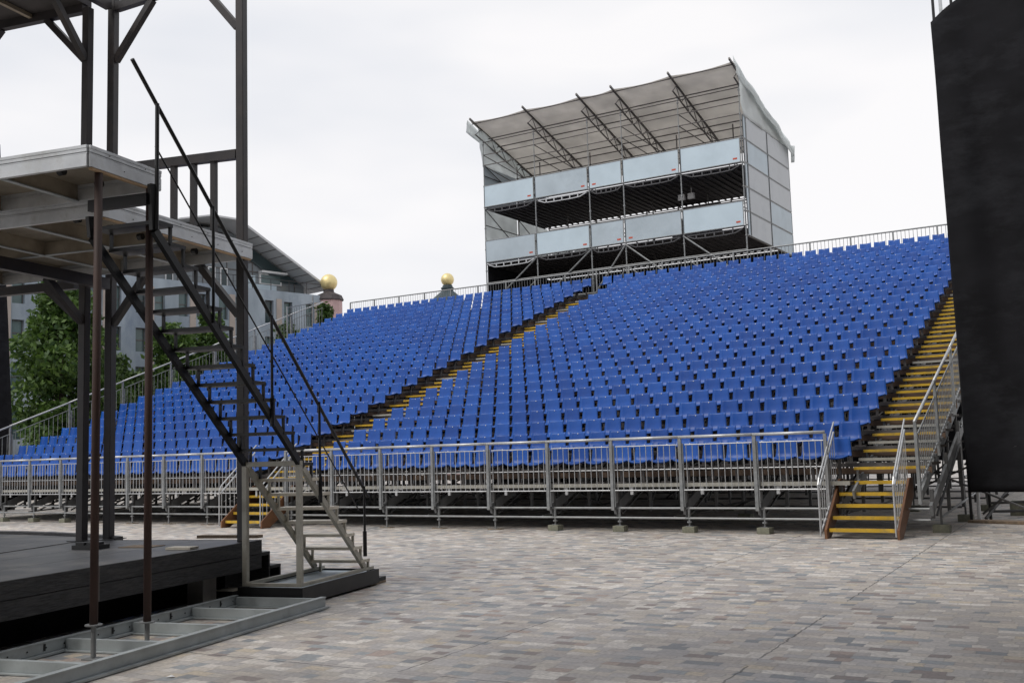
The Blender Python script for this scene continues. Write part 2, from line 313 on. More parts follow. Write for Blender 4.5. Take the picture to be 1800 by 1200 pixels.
# ------------------------------------------------------------------ seats
def seat_grid():
    prof = [(-.395, -.036, .40), (-.41, -.008, .458), (-.32, .006, .468), (-.18, -.008, .468), (-.075, .0, .445), (-.03, .035, .435), (-.005, .11, .418), (.012, .22, .402), (.026, .335, .392), (.034, .372, .39)]
    nx = 7; V = []
    for k, (y, z, wd) in enumerate(prof):
        for i in range(nx):
            u = -1+2*i/(nx-1); x = u*wd/2
            if k < 5: V.append((x, y+(.055 if k < 2 else .0)*abs(u)**3, z+.034*abs(u)**2.5))
            else: V.append((x, y-.038*abs(u)**2.2*(1 if k < 9 else .9), z+(.012*abs(u)**3 if k == 9 else 0)))
    return V, nx, len(prof)
SV, NX, NP = seat_grid()
def seat_mesh(mb, off=(0, 0, 0), disc=True):
    ox, oy, oz = off; th = .012
    A = np.array(SV).reshape(NP, NX, 3)
    tu = np.gradient(A, axis=1); tv = np.gradient(A, axis=0); nn = np.cross(tu, tv); nn /= np.linalg.norm(nn, axis=2, keepdims=True)
    B = A-nn*th
    vs = [(p[0]+ox, p[1]+oy, p[2]+oz) for p in A.reshape(-1, 3)] + [(p[0]+ox, p[1]+oy, p[2]+oz) for p in B.reshape(-1, 3)]
    N0 = NP*NX; fs = []
    for k in range(NP-1):
        for i in range(NX-1):
            a = k*NX+i; fs.append((a, a+1, a+NX+1, a+NX)); fs.append((N0+a, N0+a+NX, N0+a+NX+1, N0+a+1))
    ring = [i for i in range(NX)] + [k*NX+NX-1 for k in range(1, NP)] + [(NP-1)*NX+i for i in range(NX-2, -1, -1)] + [k*NX for k in range(NP-2, 0, -1)]
    for p, q in zip(ring, ring[1:]+ring[:1]): fs.append((p, N0+p, N0+q, q))
    mb.add(vs, fs, 0)
    if disc:
        r = .013; cz = .338+oz; cy = .014+oy
        mb.add([(ox+r*math.cos(t)-.0, cy, cz+r*math.sin(t)) for t in [k*math.pi/3 for k in range(6)]], [tuple(range(6))[::-1]], 1)
        mb.add([(ox-.07, .0+oy, .285+oz), (ox+.07, .0+oy, .285+oz)], [], 0)
def bracket_mesh(mb, off=(0, 0, 0)):
    ox, oy, oz = off
    mb.box((ox-.03, oy-.30, oz-.045), (ox+.03, oy-.02, oz-.014)); mb.box((ox-.025, oy-.12, oz-.40), (ox+.025, oy-.07, oz-.045))
    mb.box((ox-.10, oy-.13, oz-.43), (ox+.10, oy-.05, oz-.405))
shells = []
for dsc in (True, False):
    q = MB(); seat_mesh(q, disc=dsc); q.v = q.v[:]; shells.append(q)
HB = .372
spots = []
for r in range(1, NR+1):
    idx = list(range(-26, 1)) + list(range(-56, -31))
    xs = [(S0+.5*i, 'R', 1-i) for i in range(-26, 1)] + [(-13.48-.5*j, 'L', j+1) for j in range(27)]
    if r == NR: xs += [(-12.03-.485*j, 'M', j+1) for j in range(2)]
    for x, blk, num in xs:
        spots.append((x, O1-.034+(r-1)*DP, Z1-HB+(r-1)*DZ, r, blk, num))
spots.sort(key=lambda s: (s[0]-CAM.x)**2+(s[1]-CAM.y)**2)
near, far = spots[:300], spots[300:]
first = None; meshes = {}
def seat_label(r, blk, num):
    if blk == 'R': return f"blue plastic seat in the {ORD[r]} row, {ORD[num]} from the right aisle"
    if blk == 'L': return f"blue plastic seat in the {ORD[r]} row, {ORD[num]} left of the middle aisle"
    return f"blue plastic seat in the top row, {ORD[num]} above the middle aisle"
proto = {}
for i, (x, y, z, r, blk, num) in enumerate(near):
    t = bpy.data.objects.new('stadium_seat', None); COL.objects.link(t); t.location = (x+random.uniform(-.004, .004), y, z); t.rotation_euler = (0, 0, random.uniform(-.02, .02)); t.empty_display_size = .1
    tag(t, seat_label(r, blk, num), 'seat', 'blue seats in the rows of the grandstand')
    v = 0 if random.random() < .6 else 1
    if v not in proto:
        WORLD[t.name] = Vector((0, 0, 0)); a = shells[v].build('shell', [M_['plastic'], M_['white']], t, True); q = MB(); bracket_mesh(q); c = q.build('bracket', M_['steelbr'], t); proto[v] = (a, c)
    else:
        for o in proto[v]:
            k = o.copy(); COL.objects.link(k); k.parent = t
q = MB()
for i, (x, y, z, r, blk, num) in enumerate(far):
    seat_mesh(q, (x+random.uniform(-.004, .004), y, z), disc=random.random() < .6)
    q.box((x-.025, y-.12, z-.40), (x+.025, y-.07, z-.02), 2)
o = q.build('seat_rows', [M_['plastic'], M_['white'], M_['steelbr']], None, True, loc=(-12, 10, 0)); tag(o, 'remaining blue plastic seats filling the rear rows and the left block', 'seats', None, 'stuff')

# ------------------------------------------------------------------ aisle treads
def aisle(name, x0, x1, label, rmax, greys, parent=None):
    t = thing(name, ((x0+x1)/2, 0, .95), label, 'stairs')
    k = 0; X0 = x0
    for r in range(1, rmax+1):
        for h in (0, 1):
            z = Zd(r)+h*DZ/2+.095; y = Of(r)-.02+h*DP/2
            if r == 1 and h == 0: k += 1; continue
            m = M_['greyt'] if k in greys else M_['yellow']
            x0 = X0+(.22 if h and x1 < 0 else 0); b = MB(); b.box((x0, y, z-.045), (x1, y+.045, z+.006)); b.box((x0, y+.047, z-.03), (x1, y+.30, z+.0), 1)
            if h: b.box((x0+.02, y+.1, Zd(r)+.001), (x0+.06, y+.14, z-.031), 2); b.box((x1-.06, y+.1, Zd(r)+.001), (x1-.02, y+.14, z-.031), 2)
            b.build('tread', [m, M_['deck'], M_['galv']], t); k += 1
    return t
aisle('aisle_stairs', -13.36, -11.88, 'yellow edged steps climbing the middle aisle between the two seat blocks', 22, {9, 12, 20, 25, 29, 36, 40, 43})
ta = aisle('aisle_stairs', 1.71, 2.97, 'yellow edged steps climbing the right aisle beside the black drape', 24, {2, 4, 6, 16, 31})
for x in (1.78, 2.94):
    b = MB(); b.bar((x, 0, .72), (x, 19.4, .72+19.4*DZ/DP), .04, .16); b.build('stringer', M_['galv'], ta)

# ------------------------------------------------------------------ guard rails
def front_panel(x0, x1, label, cut=False):
    t = thing('guardrail_panel', (x0, 0, .44), label, 'railing', 'guard rail panels along the front of the grandstand')
    b = MB(); b.bar((x0, -.045, .43), (x0, -.045, 1.84), .066, .05); b.bar((x0+.045, -.03, .5), (x0+.045, -.03, 1.74), .03, .03); b.build('post', M_['galv'], t)
    b = MB(); b.tube((x0-.02, -.045, 1.865), (x1-.02, -.045, 1.865), .03, 8); b.build('top_rail', M_['galvb'], t, True)
    b = MB(); n_ = 11
    b.tube((x0+.1, -.045, 1.715), (x1-.05, -.045, 1.715), .010, 5); b.tube((x0+.06, -.045, .83), (x1-.05, -.045, .83), .012, 5); b.tube((x0+.06, -.03, 1.24), (x1-.05, -.03, 1.24), .009, 5)
    for i in range(n_):
        x = x0+.13+i*(x1-x0-.22)/(n_-1); b.tube((x, -.045, .83), (x, -.045, 1.715), .009, 5)
    b.build('baluster_infill', M_['galvb'], t)
    if cut: b = MB(); b.bar((x1-.02, -.045, .43), (x1-.02, -.045, 1.84), .055, .05); b.build('post', M_['galv'], t)
k = 0
rights = []
for i in range(16, -4, -1):       # i = bay index counted as in the calibration
    x0 = (i-16)*BAY; x1 = x0+BAY
    if i == 7: continue           # opening for the left entry stair
    rights.append((x0, x1, i))
for j, (x0, x1, i) in enumerate(rights):
    if i == 16: x1 = 1.36
    side = f"{ORD[16-i+1]} from the right entry steps" if i > 7 else f"{ORD[7-i]} left of the left entry steps"
    front_panel(x0, x1, f"galvanised guard rail panel on the front edge, {side}", cut=(i in (16, 6)))
# end posts at the openings
for x, lab in ((1.36, 'grey post ending the front rail at the right entry steps'), (-13.635+BAY-.06, 'grey post ending the front rail left of the middle aisle steps')):
    pass
def slope_panel(x, y0, y1, label, group, first_post=True):
    t = thing('guardrail_panel', (x, y0, 0), label, 'railing', group); zr = lambda y: 2.25+.377*y
    b = MB(); b.bar((x, y0, zr(y0)-1.38), (x, y0, zr(y0)-.02), .05, .055); b.bar((x, y0+.09, zr(y0)-1.35), (x, y0+.09, zr(y0)-.28), .03, .04); b.build('post', M_['galv'], t)
    b = MB(); b.tube((x, y0-.02, zr(y0)), (x, y1-.02, zr(y1-.02)), .029, 8); b.build('top_rail', M_['galvb'], t, True)
    b = MB()
    b.tube((x, y0+.12, zr(y0+.12)-.27), (x, y1-.05, zr(y1-.05)-.27), .014, 5); b.tube((x, y0+.12, zr(y0+.12)-1.12), (x, y1-.05, zr(y1-.05)-1.12), .018, 5)
    n_ = 12 if y1-y0 > 1.5 else 9
    for i in range(n_):
        y = y0+.2+i*(y1-y0-.3)/(n_-1); b.tube((x, y, zr(y)-1.12), (x, y, zr(y)-.27), .0085, 5)
    b.build('baluster_infill', M_['galv'], t)
ys = [-.72+i*2.05 for i in range(11)]
for i, (a, b_) in enumerate(zip(ys, ys[1:])):
    slope_panel(3.05, a, b_, f"sloping guard rail panel of the right aisle, {ORD[i+1]} from the ground", 'guard rail panels up the right aisle')
ys = [-.1+i*2.3 for i in range(9)]
for i, (a, b_) in enumerate(zip(ys, ys[1:])):
    slope_panel(-27.3, a, b_ if i < 7 else 18.2, f"sloping guard rail panel on the far left side, {ORD[i+1]} from the bottom", 'guard rail panels up the left side')
for i in range(-19, 1):
    x0 = -2.681+(i)*BAY+2*BAY; x1 = x0+BAY; j = 1-i
    if x0 < -27.6: continue
    t = thing('guardrail_panel', (x0, 19.75, 8.1), f"guard rail panel on the top back edge, {ORD[min(j, 27)]} from the black drape", 'railing', 'guard rail panels along the top back edge')
    b = MB(); b.bar((x0, 19.75, 7.9), (x0, 19.75, 9.19), .055, .05); b.build('post', M_['galv'], t)
    b = MB(); b.tube((x0, 19.75, 9.2), (x1, 19.75, 9.2), .03, 6); b.build('top_rail', M_['galv'], t)
    b = MB(); b.tube((x0+.05, 19.75, 8.2), (x1-.05, 19.75, 8.2), .012, 4)
    for q_ in range(10):
        x = x0+.14+q_*(BAY-.26)/9; b.tube((x, 19.75, 8.2), (x, 19.75, 9.19), .009, 4)
    b.build('baluster_infill', M_['galv'], t)
# small gate and return rail at the upper left corner
t = thing('rail_gate', (-27.3, 18.3, 7.5), 'grey railing gate with dark infill at the top left corner of the stand', 'gate')
b = MB(); 
for y in (15.6, 17.3): b.bar((-27.15, y, 7.0+(y-15.6)*.38), (-27.15, y, 9.3 if y > 16 else 8.6), .06, .05)
b.bar((-27.15, 15.6, 8.55), (-27.15, 17.3, 8.95), .04, .04); b.build('gate_frame', M_['galv'], t)
b = MB()
for q_ in range(10): b.tube((-27.15, 15.75+q_*.16, 7.3+q_*.05), (-27.15, 15.75+q_*.16, 8.5+q_*.045), .012, 4)
b.build('bars', M_['tube'], t)

# jacks and blocks below the front posts
blocks = [(16, 0), (15, 0), (14, 0), (13, 0), (2, 0), (1, 0), (0, 0), (12, 1), (11, 1), (10, 1), (9, 1), (6, 1), (5, 1), (4, 1), (3, 1)]
for i in range(-3, 17):
    x = (i-16)*BAY+.09
    b = MB(); b.tube((x, .06, .02 if (i, 1) in blocks else .13), (x, .06, .5), .019, 8); b.tube((x, .06, .19), (x, .06, .22), .05, 8); b.box((x-.06, .0, .015 if (i, 1) in blocks else .122), (x+.06, .12, .022 if (i, 1) in blocks else .13))
    b.tube((x, .06, .3), (x, .06, .5), .026, 8); b.build('screw_jack', M_['galv'], stand)
for kk, (i, low) in enumerate(blocks):
    x = (i-16)*BAY+.09
    if low:
        b = MB(); b.box((x-.16, -.02, .001), (x+.15, .17, .015)); o = b.build('pad_board', M_['wood'], None, loc=(x, .06, 0))
        tag(o, f"thin wooden pad under the front jack, {ORD[17-i]} jack from the right", 'board', 'wooden pads under the front jacks')
    else:
        a = random.uniform(-.1, .1); b = MB(); v = Matrix.Rotation(a, 3, 'Z')
        b.box((-.125, -.115, 0.001), (.125, .115, .118)); b.v = [tuple(Vector((x, .06, 0))+v @ Vector(p)) for p in b.v]
        o = b.build('support_block', M_['block'], None, loc=(x, .06, 0)); bev = o.modifiers.new('bevel', 'BEVEL'); bev.width = .008; bev.segments = 2
        tag(o, f"square weathered block under the front jack, {ORD[17-i]} jack from the right", 'block', 'square blocks under the jacks')
for j, (x, y) in enumerate(((3.08, .9), (3.08, 3.6), (3.05, 6.9), (1.5, 6.6), (.1, 6.6), (-1.5, 3.5), (-3, 6.6))):
    b = MB(); b.box((x-.14, y-.12, .001), (x+.14, y+.12, .14)); o = b.build('support_block', M_['block'], None, loc=(x, y, 0))
    tag(o, f"square block under an inner support post, {ORD[j+1]} one inward from the right front corner", 'block', 'square blocks under the jacks')
    b = MB(); b.tube((x, y, .14), (x, y, .6), .02, 6); b.tube((x, y, .4), (x, y, Zd(int(y/DP)+1)-.3), .026, 6); b.build('screw_jack', M_['tube'], stand)
for p, q in (((3.1, .9, .28), (3.1, 6.9, .62)), ((3.1, 3.6, 1.9), (3.1, 6.9, 2.9)), ((3.1, 3.6, .9), (3.1, 6.9, .9)), ((3.1, 6.9, 1.2), (3.1, 3.6, 2.0))):
    b = MB(); b.tube(p, q, .022, 6); b.build('cross_brace', M_['galv'], stand)

# ------------------------------------------------------------------ entry stairs
def entry(x0, x1, y0, ytop, label, nside):
    t = thing('entry_stairs', ((x0+x1)/2, y0, 0), label, 'stairs', 'entry steps to the front platform')
    nst = 5; run = (ytop-y0)/nst
    for k in range(nst):
        z = .17+k*.195; y = y0+.08+k*run
        b = MB(); b.box((x0+.06, y, z-.055), (x1-.06, y+.05, z+.006)); b.box((x0+.05, y+.052, z-.03), (x1-.05, y+.28, z), 1); b.build('tread', [M_['yellow'], M_['deck']], t)
    for x in (x0+.02, x1-.02):
        b = MB(); b.prism([(x-.02, y0-.02, .002), (x-.02, y0+.25, .002), (x-.02, ytop+.05, .7), (x-.02, ytop+.05, 1.0), (x-.02, ytop-.25, 1.0), (x-.02, y0-.02, .16)], (.04, 0, 0))
        b.build('side_board', M_['orange'], t)
    for x in (x0-.07, x1-.06):
        zt = lambda y: 1.0+(y-y0)*.78
        b = MB(); b.path([(x, y0+.0, .05), (x, y0, .93), (x, y0+.08, 1.06), (x, ytop-.05, zt(ytop-.05)+.05)], .017, 6); b.tube((x, y0+.06, .87), (x, ytop-.1, zt(ytop-.1)-.10), .021, 6); b.build('handrail', M_['galvb'], t)
        b = MB(); b.tube((x, y0+.03, .1), (x, ytop-.05, .95), .02, 6)
        for k in range(9):
            y = y0+.08+k*(ytop-y0-.2)/8; b.tube((x, y, .1+(y-y0)*.63), (x, y, zt(y)-.12), .009, 5)
        b.build('baluster_infill', M_['galvb'], t)
entry(1.44, 2.70, -.78, .55, 'yellow edged entry steps with side rails at the right end of the front', 0)
entry(-13.62, -12.2, -.78, .55, 'yellow edged entry steps with orange side boards behind the beige stair frame', 0)

# ------------------------------------------------------------------ control tower
TX = [-19.4, -16.65, -13.9, -12.25, -9.6, -6.93]; TY0, TY1 = 20.6, 26.6; TYM = 23.6
tower = thing('control_tower', (-13, 23.6, 0), 'tall scaffold control tower with pale panels and canvas roof behind the stand', 'tower')
for j, x in enumerate(TX):
    for y in (TY0, TYM, TY1):
        top = {TY0: 16.2, TYM: 15.6, TY1: 14.9}[y]
        if y == TYM and 0 < j < 5: top = 13.0
        b = MB(); b.tube((x, y, 0), (x, y, min(top, 14)), .03, 8)
        if top > 14: b.tube((x, y, 14), (x, y, top), .022, 8)
        for z in np.arange(1, top, 1.0): b.tube((x, y, z-.03), (x, y, z+.03), .05, 6)
        b.build('standard_post', M_['steelbr'] if y > TY0 else M_['galv'], tower)
# floors with dark ribbed undersides
for z in (12.93, 10.33):
    b = MB(); b.box((TX[0]+.05, TY0+.12, z-.05), (TX[-1]-.05, TY1-.75, z))
    y = TY0+.2
    x = TX[0]+.2
    while x < TX[-1]-.1: b.box((x, TY0+.1, z-.12), (x+.06, TY1-.8, z-.052)); x += .32
    b.build('floor_deck', M_['tdark'], tower)
for (z, pm) in ((12.98, 0), (10.38, 1)):
    for j in range(5):
        a, c = TX[j]+.035, TX[j+1]-.035
        m = M_['panel'] if not pm else [M_['panel_d'], M_['panel'], M_['panel_d'], M_['panel_d'], M_['panel']][j]
        if not pm and j == 1: m = M_['panel_d']
        b = MB(); b.box((a+.03, TY0-.09, z+.03), (c-.03, TY0-.07, z+.99))
        for p, q in (((a, z), (c, z+.03)), ((a, z+.99), (c, z+1.02))): b.box((p[0], TY0-.10, p[1]), (q[0], TY0-.06, q[1]), 1)
        b.box((a, TY0-.1, z+.03), (a+.03, TY0-.06, z+.99), 2); b.box((c-.03, TY0-.1, z+.03), (c, TY0-.06, z+.99), 1)
        sx = c-.33 if random.random() < .8 else a+.15
        b.box((sx, TY0-.096, z+.14), (sx+.18, TY0-.088, z+.21), 3)
        b.build('front_panel', [m, M_['galv'], M_['frame_d'], M_['red']], tower)
        # bowed lattice girder under the floor
        b = MB(); zz = z-.02; L_ = c-a
        pts = [(a, zz-.05), (a+L_*.17, zz-.22), (a+L_*.35, zz-.24), (a+L_*.65, zz-.24), (a+L_*.83, zz-.22), (c, zz-.05)]
        for p, q in zip(pts, pts[1:]): b.bar((p[0], TY0-.02, p[1]), (q[0], TY0-.02, q[1]), .03, .04)
        b.bar((a, TY0-.02, zz-.07), (c, TY0-.02, zz-.07), .03, .05)
        for u in (.2, .35, .5, .65, .8): b.bar((a+L_*u, TY0-.02, zz-.07), (a+L_*u, TY0-.02, zz-.235), .05, .05)
        b.build('lattice_girder', M_['galvb'] if (pm, j) in ((0, 1), (1, 0)) else M_['girder'], tower)
        b = MB(); 
        for p, q in zip(pts, pts[1:]): b.bar((p[0], TY1-.02, p[1]), (q[0], TY1-.02, q[1]), .03, .04)
        b.bar((a, TY1-.02, zz-.07), (c, TY1-.02, zz-.07), .03, .05)
        for u in (0, .25, .5, .75): b.bar((a+L_*u, TY1-.02, zz-.07), (a+L_*(u+.125), TY1-.02, zz-.235), .05, .05); b.bar((a+L_*(u+.125), TY1-.02, zz-.235), (a+L_*(u+.25), TY1-.02, zz-.07), .05, .05)
        b.build('lattice_girder', M_['tdark'], tower)
    for y in (TY0, TY1):
        for dz in (0, 1.0):
            b = MB(); b.tube((TX[0], y, z+dz), (TX[-1], y, z+dz), .026, 6); b.build('ledger_tube', M_['galv'] if y == TY0 else M_['steelbr'], tower)
for x in (-10.6, -10.15):
    b = MB(); b.box((x, 22.6, 12.35), (x+.28, 22.75, 12.6)); b.tube((x+.14, 22.7, 12.6), (x+.14, 22.7, 12.9), .02, 5); b.build('flood_lamp', M_['white'], tower)
b = MB(); b.box((-11.6, 24.2, 10.34), (-10.9, 24.9, 11.9)); b.build('equipment_rack', M_['tdark'], tower)
# open bays, diagonals below the lower floor
b = MB()
for a, c, up in ((0, 1, 1), (1, 2, 1), (2, 3, 1), (3, 4, 0), (4, 5, 0)):
    x0, x1 = (TX[a], TX[c]) if up else (TX[c], TX[a])
    b.tube((x0, TY0-.05, 8.2), (x1, TY0-.05, 10.3), .035, 6); b.tube((x0, TY0+.05, 7.3), (x1, TY0+.05, 9.4), .026, 6)
b.build('diagonal_brace', M_['galv'], tower)
for z in (9.42, 8.4): 
    b = MB(); b.tube((TX[0], TY0, z), (TX[-1], TY0, z), .028, 6); b.build('ledger_tube', M_['galv'], tower)
for x0, x1, z0, z1 in ((-19.4, -16.65, 12.9, 11.3), (-16.65, -13.9, 11.3, 12.9), (-13.9, -12.25, 12.9, 11.3), (-9.6, -6.93, 11.3, 12.9), (-12.25, -9.6, 12.9, 11.3)):
    b = MB(); b.tube((x0, TY1, z0), (x1, TY1, z1), .024, 5); b.tube((x0, TY1-.1, z1), (x1, TY1-.1, z0), .024, 5); b.build('diagonal_brace', M_['tdark'], tower)
b = MB(); b.box((TX[0], TY1+.03, 0), (TX[-1], TY1+.05, 10.3)); b.build('rear_blackout_netting', M_['cloth'], tower)
b = MB(); b.box((TX[0]-.0, TY0+.1, 0), (TX[0]+.02, TY1-.05, 10.3)); b.build('side_blackout_netting', M_['cloth'], tower)
b = MB(); b.box((-11.9, TY1-.4, 11.4), (-10.0, TY1-.3, 12.9)); b.build('dark_screen', M_['tdark'], tower)
# rear panels of the lower storey seen through the opening
for x0, x1 in ((-19.3, -18.1), (-18.0, -16.75)):
    b = MB(); b.box((x0, TY1+.06, 10.4), (x1, TY1+.08, 12.9)); b.build('rear_panel', M_['tarp'], tower)
# left side
for z0, z1, m in ((10.4, 11.35, 'panel_d'), (14.0, 15.0, 'panel_d'), (13.0, 13.98, 'panel_d')):
    for y0, y1 in ((TY0+.1, TYM-.05), (TYM+.05, TY1-.05)):
        b = MB(); b.box((TX[0]-.08, y0, z0), (TX[0]-.06, y1, z1)); b.build('side_panel', M_[m], tower)
for y0, y1 in ((TY0+.1, TYM-.05), (TYM+.05, TY1-.05)):
    b = MB(); b.box((TX[0]-.08, y0, 11.37), (TX[0]-.06, y1, 12.95)); b.build('side_panel', M_['tarp'], tower)
for z0, z1 in ((11.4, 12.9), (14, 15)):
    b = MB(); b.tube((TX[0]+.02, TY0, z1), (TX[0]+.02, TYM, z0), .022, 5); b.tube((TX[0]+.02, TYM, z1), (TX[0]+.02, TY1, z0), .022, 5); b.tube((TX[0]+.02, TY0, (z0+z1)/2), (TX[0]+.02, TY1, (z0+z1)/2), .022, 5); b.build('diagonal_brace', M_['tdark'], tower)
# right side: five tiers of panels, two wide and one narrow
XS = TX[-1]+.08
for k in range(5):
    z = 9.97+k*1.0
    for y0, y1, nar in ((TY0-.02, TY0+.27, 1), (TY0+.36, TYM-.04, 0), (TYM+.04, TY1+.02, 0)):
        b = MB(); b.box((XS, y0+.03, z+.04), (XS+.02, y1-.03, z+.96))
        for p, q in (((y0, z+.01), (y1, z+.04)), ((y0, z+.96), (y1, z+.99))): b.box((XS-.01, p[0], p[1]), (XS+.03, q[0], q[1]), 1)
        b.box((XS-.01, y0, z+.04), (XS+.03, y0+.03, z+.96), 2 if nar else 1); b.box((XS-.01, y1-.03, z+.04), (XS+.03, y1, z+.96), 2)
        b.build('side_panel', [M_['panel_s'] if random.random() < .75 else M_['panel_d'], M_['galv'], M_['frame_d']], tower)
    b = MB(); b.tube((XS-.04, TY0, z), (XS-.04, TY1, z), .026, 6); b.build('ledger_tube', M_['steelbr'], tower)
# roof
RY0, RY1 = 19.95, 26.7; RZ0, RZ1 = 16.9, 15.1
zr = lambda y: RZ0+(y-RY0)*(RZ1-RZ0)/(RY1-RY0)
xs = [TX[0]-.22]+TX[1:-1]+[TX[-1]+.05]
b = MB()
for j in range(5):
    nx, ny = 6, 8; base = []
    for a in range(ny+1):
        for c in range(nx+1):
            u = c/nx; x = xs[j]+(xs[j+1]-xs[j])*u; y = RY0+(RY1-RY0)*a/ny; sag = -.07*math.sin(math.pi*u)*(1 if a else .6)
            base.append((x, y+(.12*math.sin(math.pi*u) if a == 0 else 0), zr(y)+.08+sag))
    fs = [(a*(nx+1)+c, a*(nx+1)+c+1, (a+1)*(nx+1)+c+1, (a+1)*(nx+1)+c) for a in range(ny) for c in range(nx)]
    b.add(base, fs)
o = b.build('roof_canvas', M_['canvas'], tower, True); sm = o.modifiers.new('thickness', 'SOLIDIFY'); sm.thickness = .012
for j, x in enumerate(xs):
    b = MB(); x2 = x+(.12 if j == 0 else (-.06 if j == 5 else 0))
    b.bar((x2, RY0-.28, zr(RY0-.28)+.06), (x2, RY1, zr(RY1)-.0), .06, .09)
    b.bar((x2, RY0+.15, zr(RY0)-.5), (x2, RY1-.2, zr(RY1)-.42), .045, .05)
    nseg = 14; 
    for k in range(nseg):
        ya = RY0+.15+(RY1-RY0-.4)*k/nseg; yb = RY0+.15+(RY1-RY0-.4)*(k+1)/nseg
        if k % 2 == 0: b.tube((x2, ya, zr(ya)-.5), (x2, yb, zr(yb)-.03), .018, 5)
        else: b.tube((x2, ya, zr(ya)-.03), (x2, yb, zr(yb)-.5), .018, 5)
    b.build('roof_truss', M_['steelbr'], tower)
for y, dz in ((RY0+.1, .02), (21.2, -.12), (22.0, -.12), (23.8, -.12), (24.3, -.12), (25.4, -.12)):
    b = MB(); b.tube((xs[0], y, zr(y)+dz), (xs[-1], y, zr(y)+dz), .026, 6); b.build('purlin', M_['steelbr'], tower)
for y, z in ((TY0, 15.0), (TY0, 15.5), (TY0, 16.1), (TYM, 15.0), (TYM, 14.5)):
    b = MB(); b.tube((TX[0], y, z), (TX[-1], y, z), .022, 6); b.build('guard_tube', M_['steelbr'], tower)
for x0, x1 in ((-19.4, -16.65), (-16.65, -13.9), (-12.25, -9.6), (-9.6, -6.93)):
    b = MB(); b.tube((x0, TY0, 15.5), (x0+1.5, TYM, 14.2), .022, 5); b.tube((x0, TY0, 15.0), (x0+1.5, TYM, 13.7), .022, 5); b.tube((x0+1.3, TYM, 13.5), (x0+1.3, TYM, 15.6), .03, 5); b.tube((x0+1.3, TYM, 14.9), (x0+.7, TYM, 14.0), .022, 5); b.tube((x0+1.3, TYM, 14.9), (x0+1.9, TYM, 14.0), .022, 5)
    b.build('diagonal_brace', M_['steelbr'], tower)
# tarpaulin sides
def drape(p_top, p_bot, n_, m_, amp, axis, name, m, parent, seed=0):
    rr = random.Random(seed); V = []; ph = [rr.uniform(0, 6) for _ in range(5)]
    for a in range(m_+1):
        for c in range(n_+1):
            u = c/n_; v = a/m_; T = Vector(p_top[0]).lerp(Vector(p_top[1]), u); Bm = Vector(p_bot[0]).lerp(Vector(p_bot[1]), u); p = T.lerp(Bm, v)
            dd = amp*(math.sin(u*17+ph[0]+v*2)*.5+math.sin(u*31+ph[1]-v*3)*.25+math.sin(v*9+u*5+ph[2])*.45+math.sin(v*21-u*9+ph[3])*.2)
            V.append(p+Vector(axis)*dd)
    bb = MB(); bb.add(V, [(a*(n_+1)+c, a*(n_+1)+c+1, (a+1)*(n_+1)+c+1, (a+1)*(n_+1)+c) for a in range(m_) for c in range(n_)])
    o = bb.build(name, m, parent, True); sm = o.modifiers.new('thickness', 'SOLIDIFY'); sm.thickness = .01; return o
drape([(XS+.02, TY0-.5, zr(TY0-.5)+.1), (XS+.02, TY1, zr(TY1)+.1)], [(XS+.02, TY0-.0, 14.9), (XS+.02, TY1, 14.9)], 24, 8, .06, (1, 0, 0), 'side_tarpaulin', M_['tarp'], tower, 1)
drape([(TX[0]-.12, TY0-.2, zr(TY0-.2)), (TX[0]-.12, TY1, zr(TY1))], [(TX[0]-.12, TY0+.05, 14.95), (TX[0]-.12, TY1, 14.95)], 20, 8, .05, (1, 0, 0), 'side_tarpaulin', M_['tarp'], tower, 2)
drape([(XS+.02, RY0-.25, zr(RY0)+.2), (XS+.06, RY1+.05, zr(RY1)+.17)], [(XS+.14, RY0-.1, zr(RY0)-.45), (XS+.22, RY1+.1, zr(RY1)-.55)], 34, 6, .06, (1, 0, .25), 'roof_valance', M_['tarp'], tower, 3)
drape([(xs[0]-.1, RY0-.2, zr(RY0)+.12), (xs[0]-.1, RY1, zr(RY1)+.1)], [(xs[0]-.16, RY0-.15, zr(RY0)-.42), (xs[0]-.16, RY1, zr(RY1)-.3)], 20, 4, .03, (1, 0, 0), 'roof_valance', M_['tarp'], tower, 4)
drape([(XS+.1, RY1+.08, zr(RY1)+.0), (XS+.3, RY1+.08, zr(RY1)-.05)], [(XS+.1, RY1+.08, 14.3), (XS+.25, RY1+.08, 14.3)], 4, 5, .03, (0, 1, 0), 'roof_valance', M_['tarp'], tower, 6)

# ------------------------------------------------------------------ right black drape on its scaffold
rd = thing('stage_drape', (3.2, 3.28, 0), 'huge black drape hanging from a scaffold at the right edge', 'curtain')
drape([(3.16, 3.26, 10.35), (6.6, 3.2, 12.6)], [(3.23, 3.28, .6), (6.9, 3.3, .6)], 90, 70, .075, (0, 1, 0), 'cloth', M_['cloth'], rd, 9)
for x, y, z0, z1, r_ in ((3.22, 3.35, 0.02, 12.5, .03), (3.5, 3.9, .02, 12, .03), (3.36, 3.4, 0.06, 12.8, .035), (6.2, 4, .02, 12, .03)):
    b = MB(); b.tube((x, y, z0), (x, y, z1), r_, 8); b.build('pole', M_['black'] if r_ < .035 else M_['alu'], rd)
b = MB(); b.tube((3.45, 3.6, .06), (4.05, 5.0, .95), .035, 6); b.tube((3.5, 3.9, .35), (7.2, 3.4, .5), .03, 6); b.tube((3.5, 3.9, .18), (7.2, 5.5, .2), .03, 6); b.tube((3.4, 3.6, .15), (3.9, 3.6, .55), .025, 6); b.build('base_brace', M_['tube'], rd)
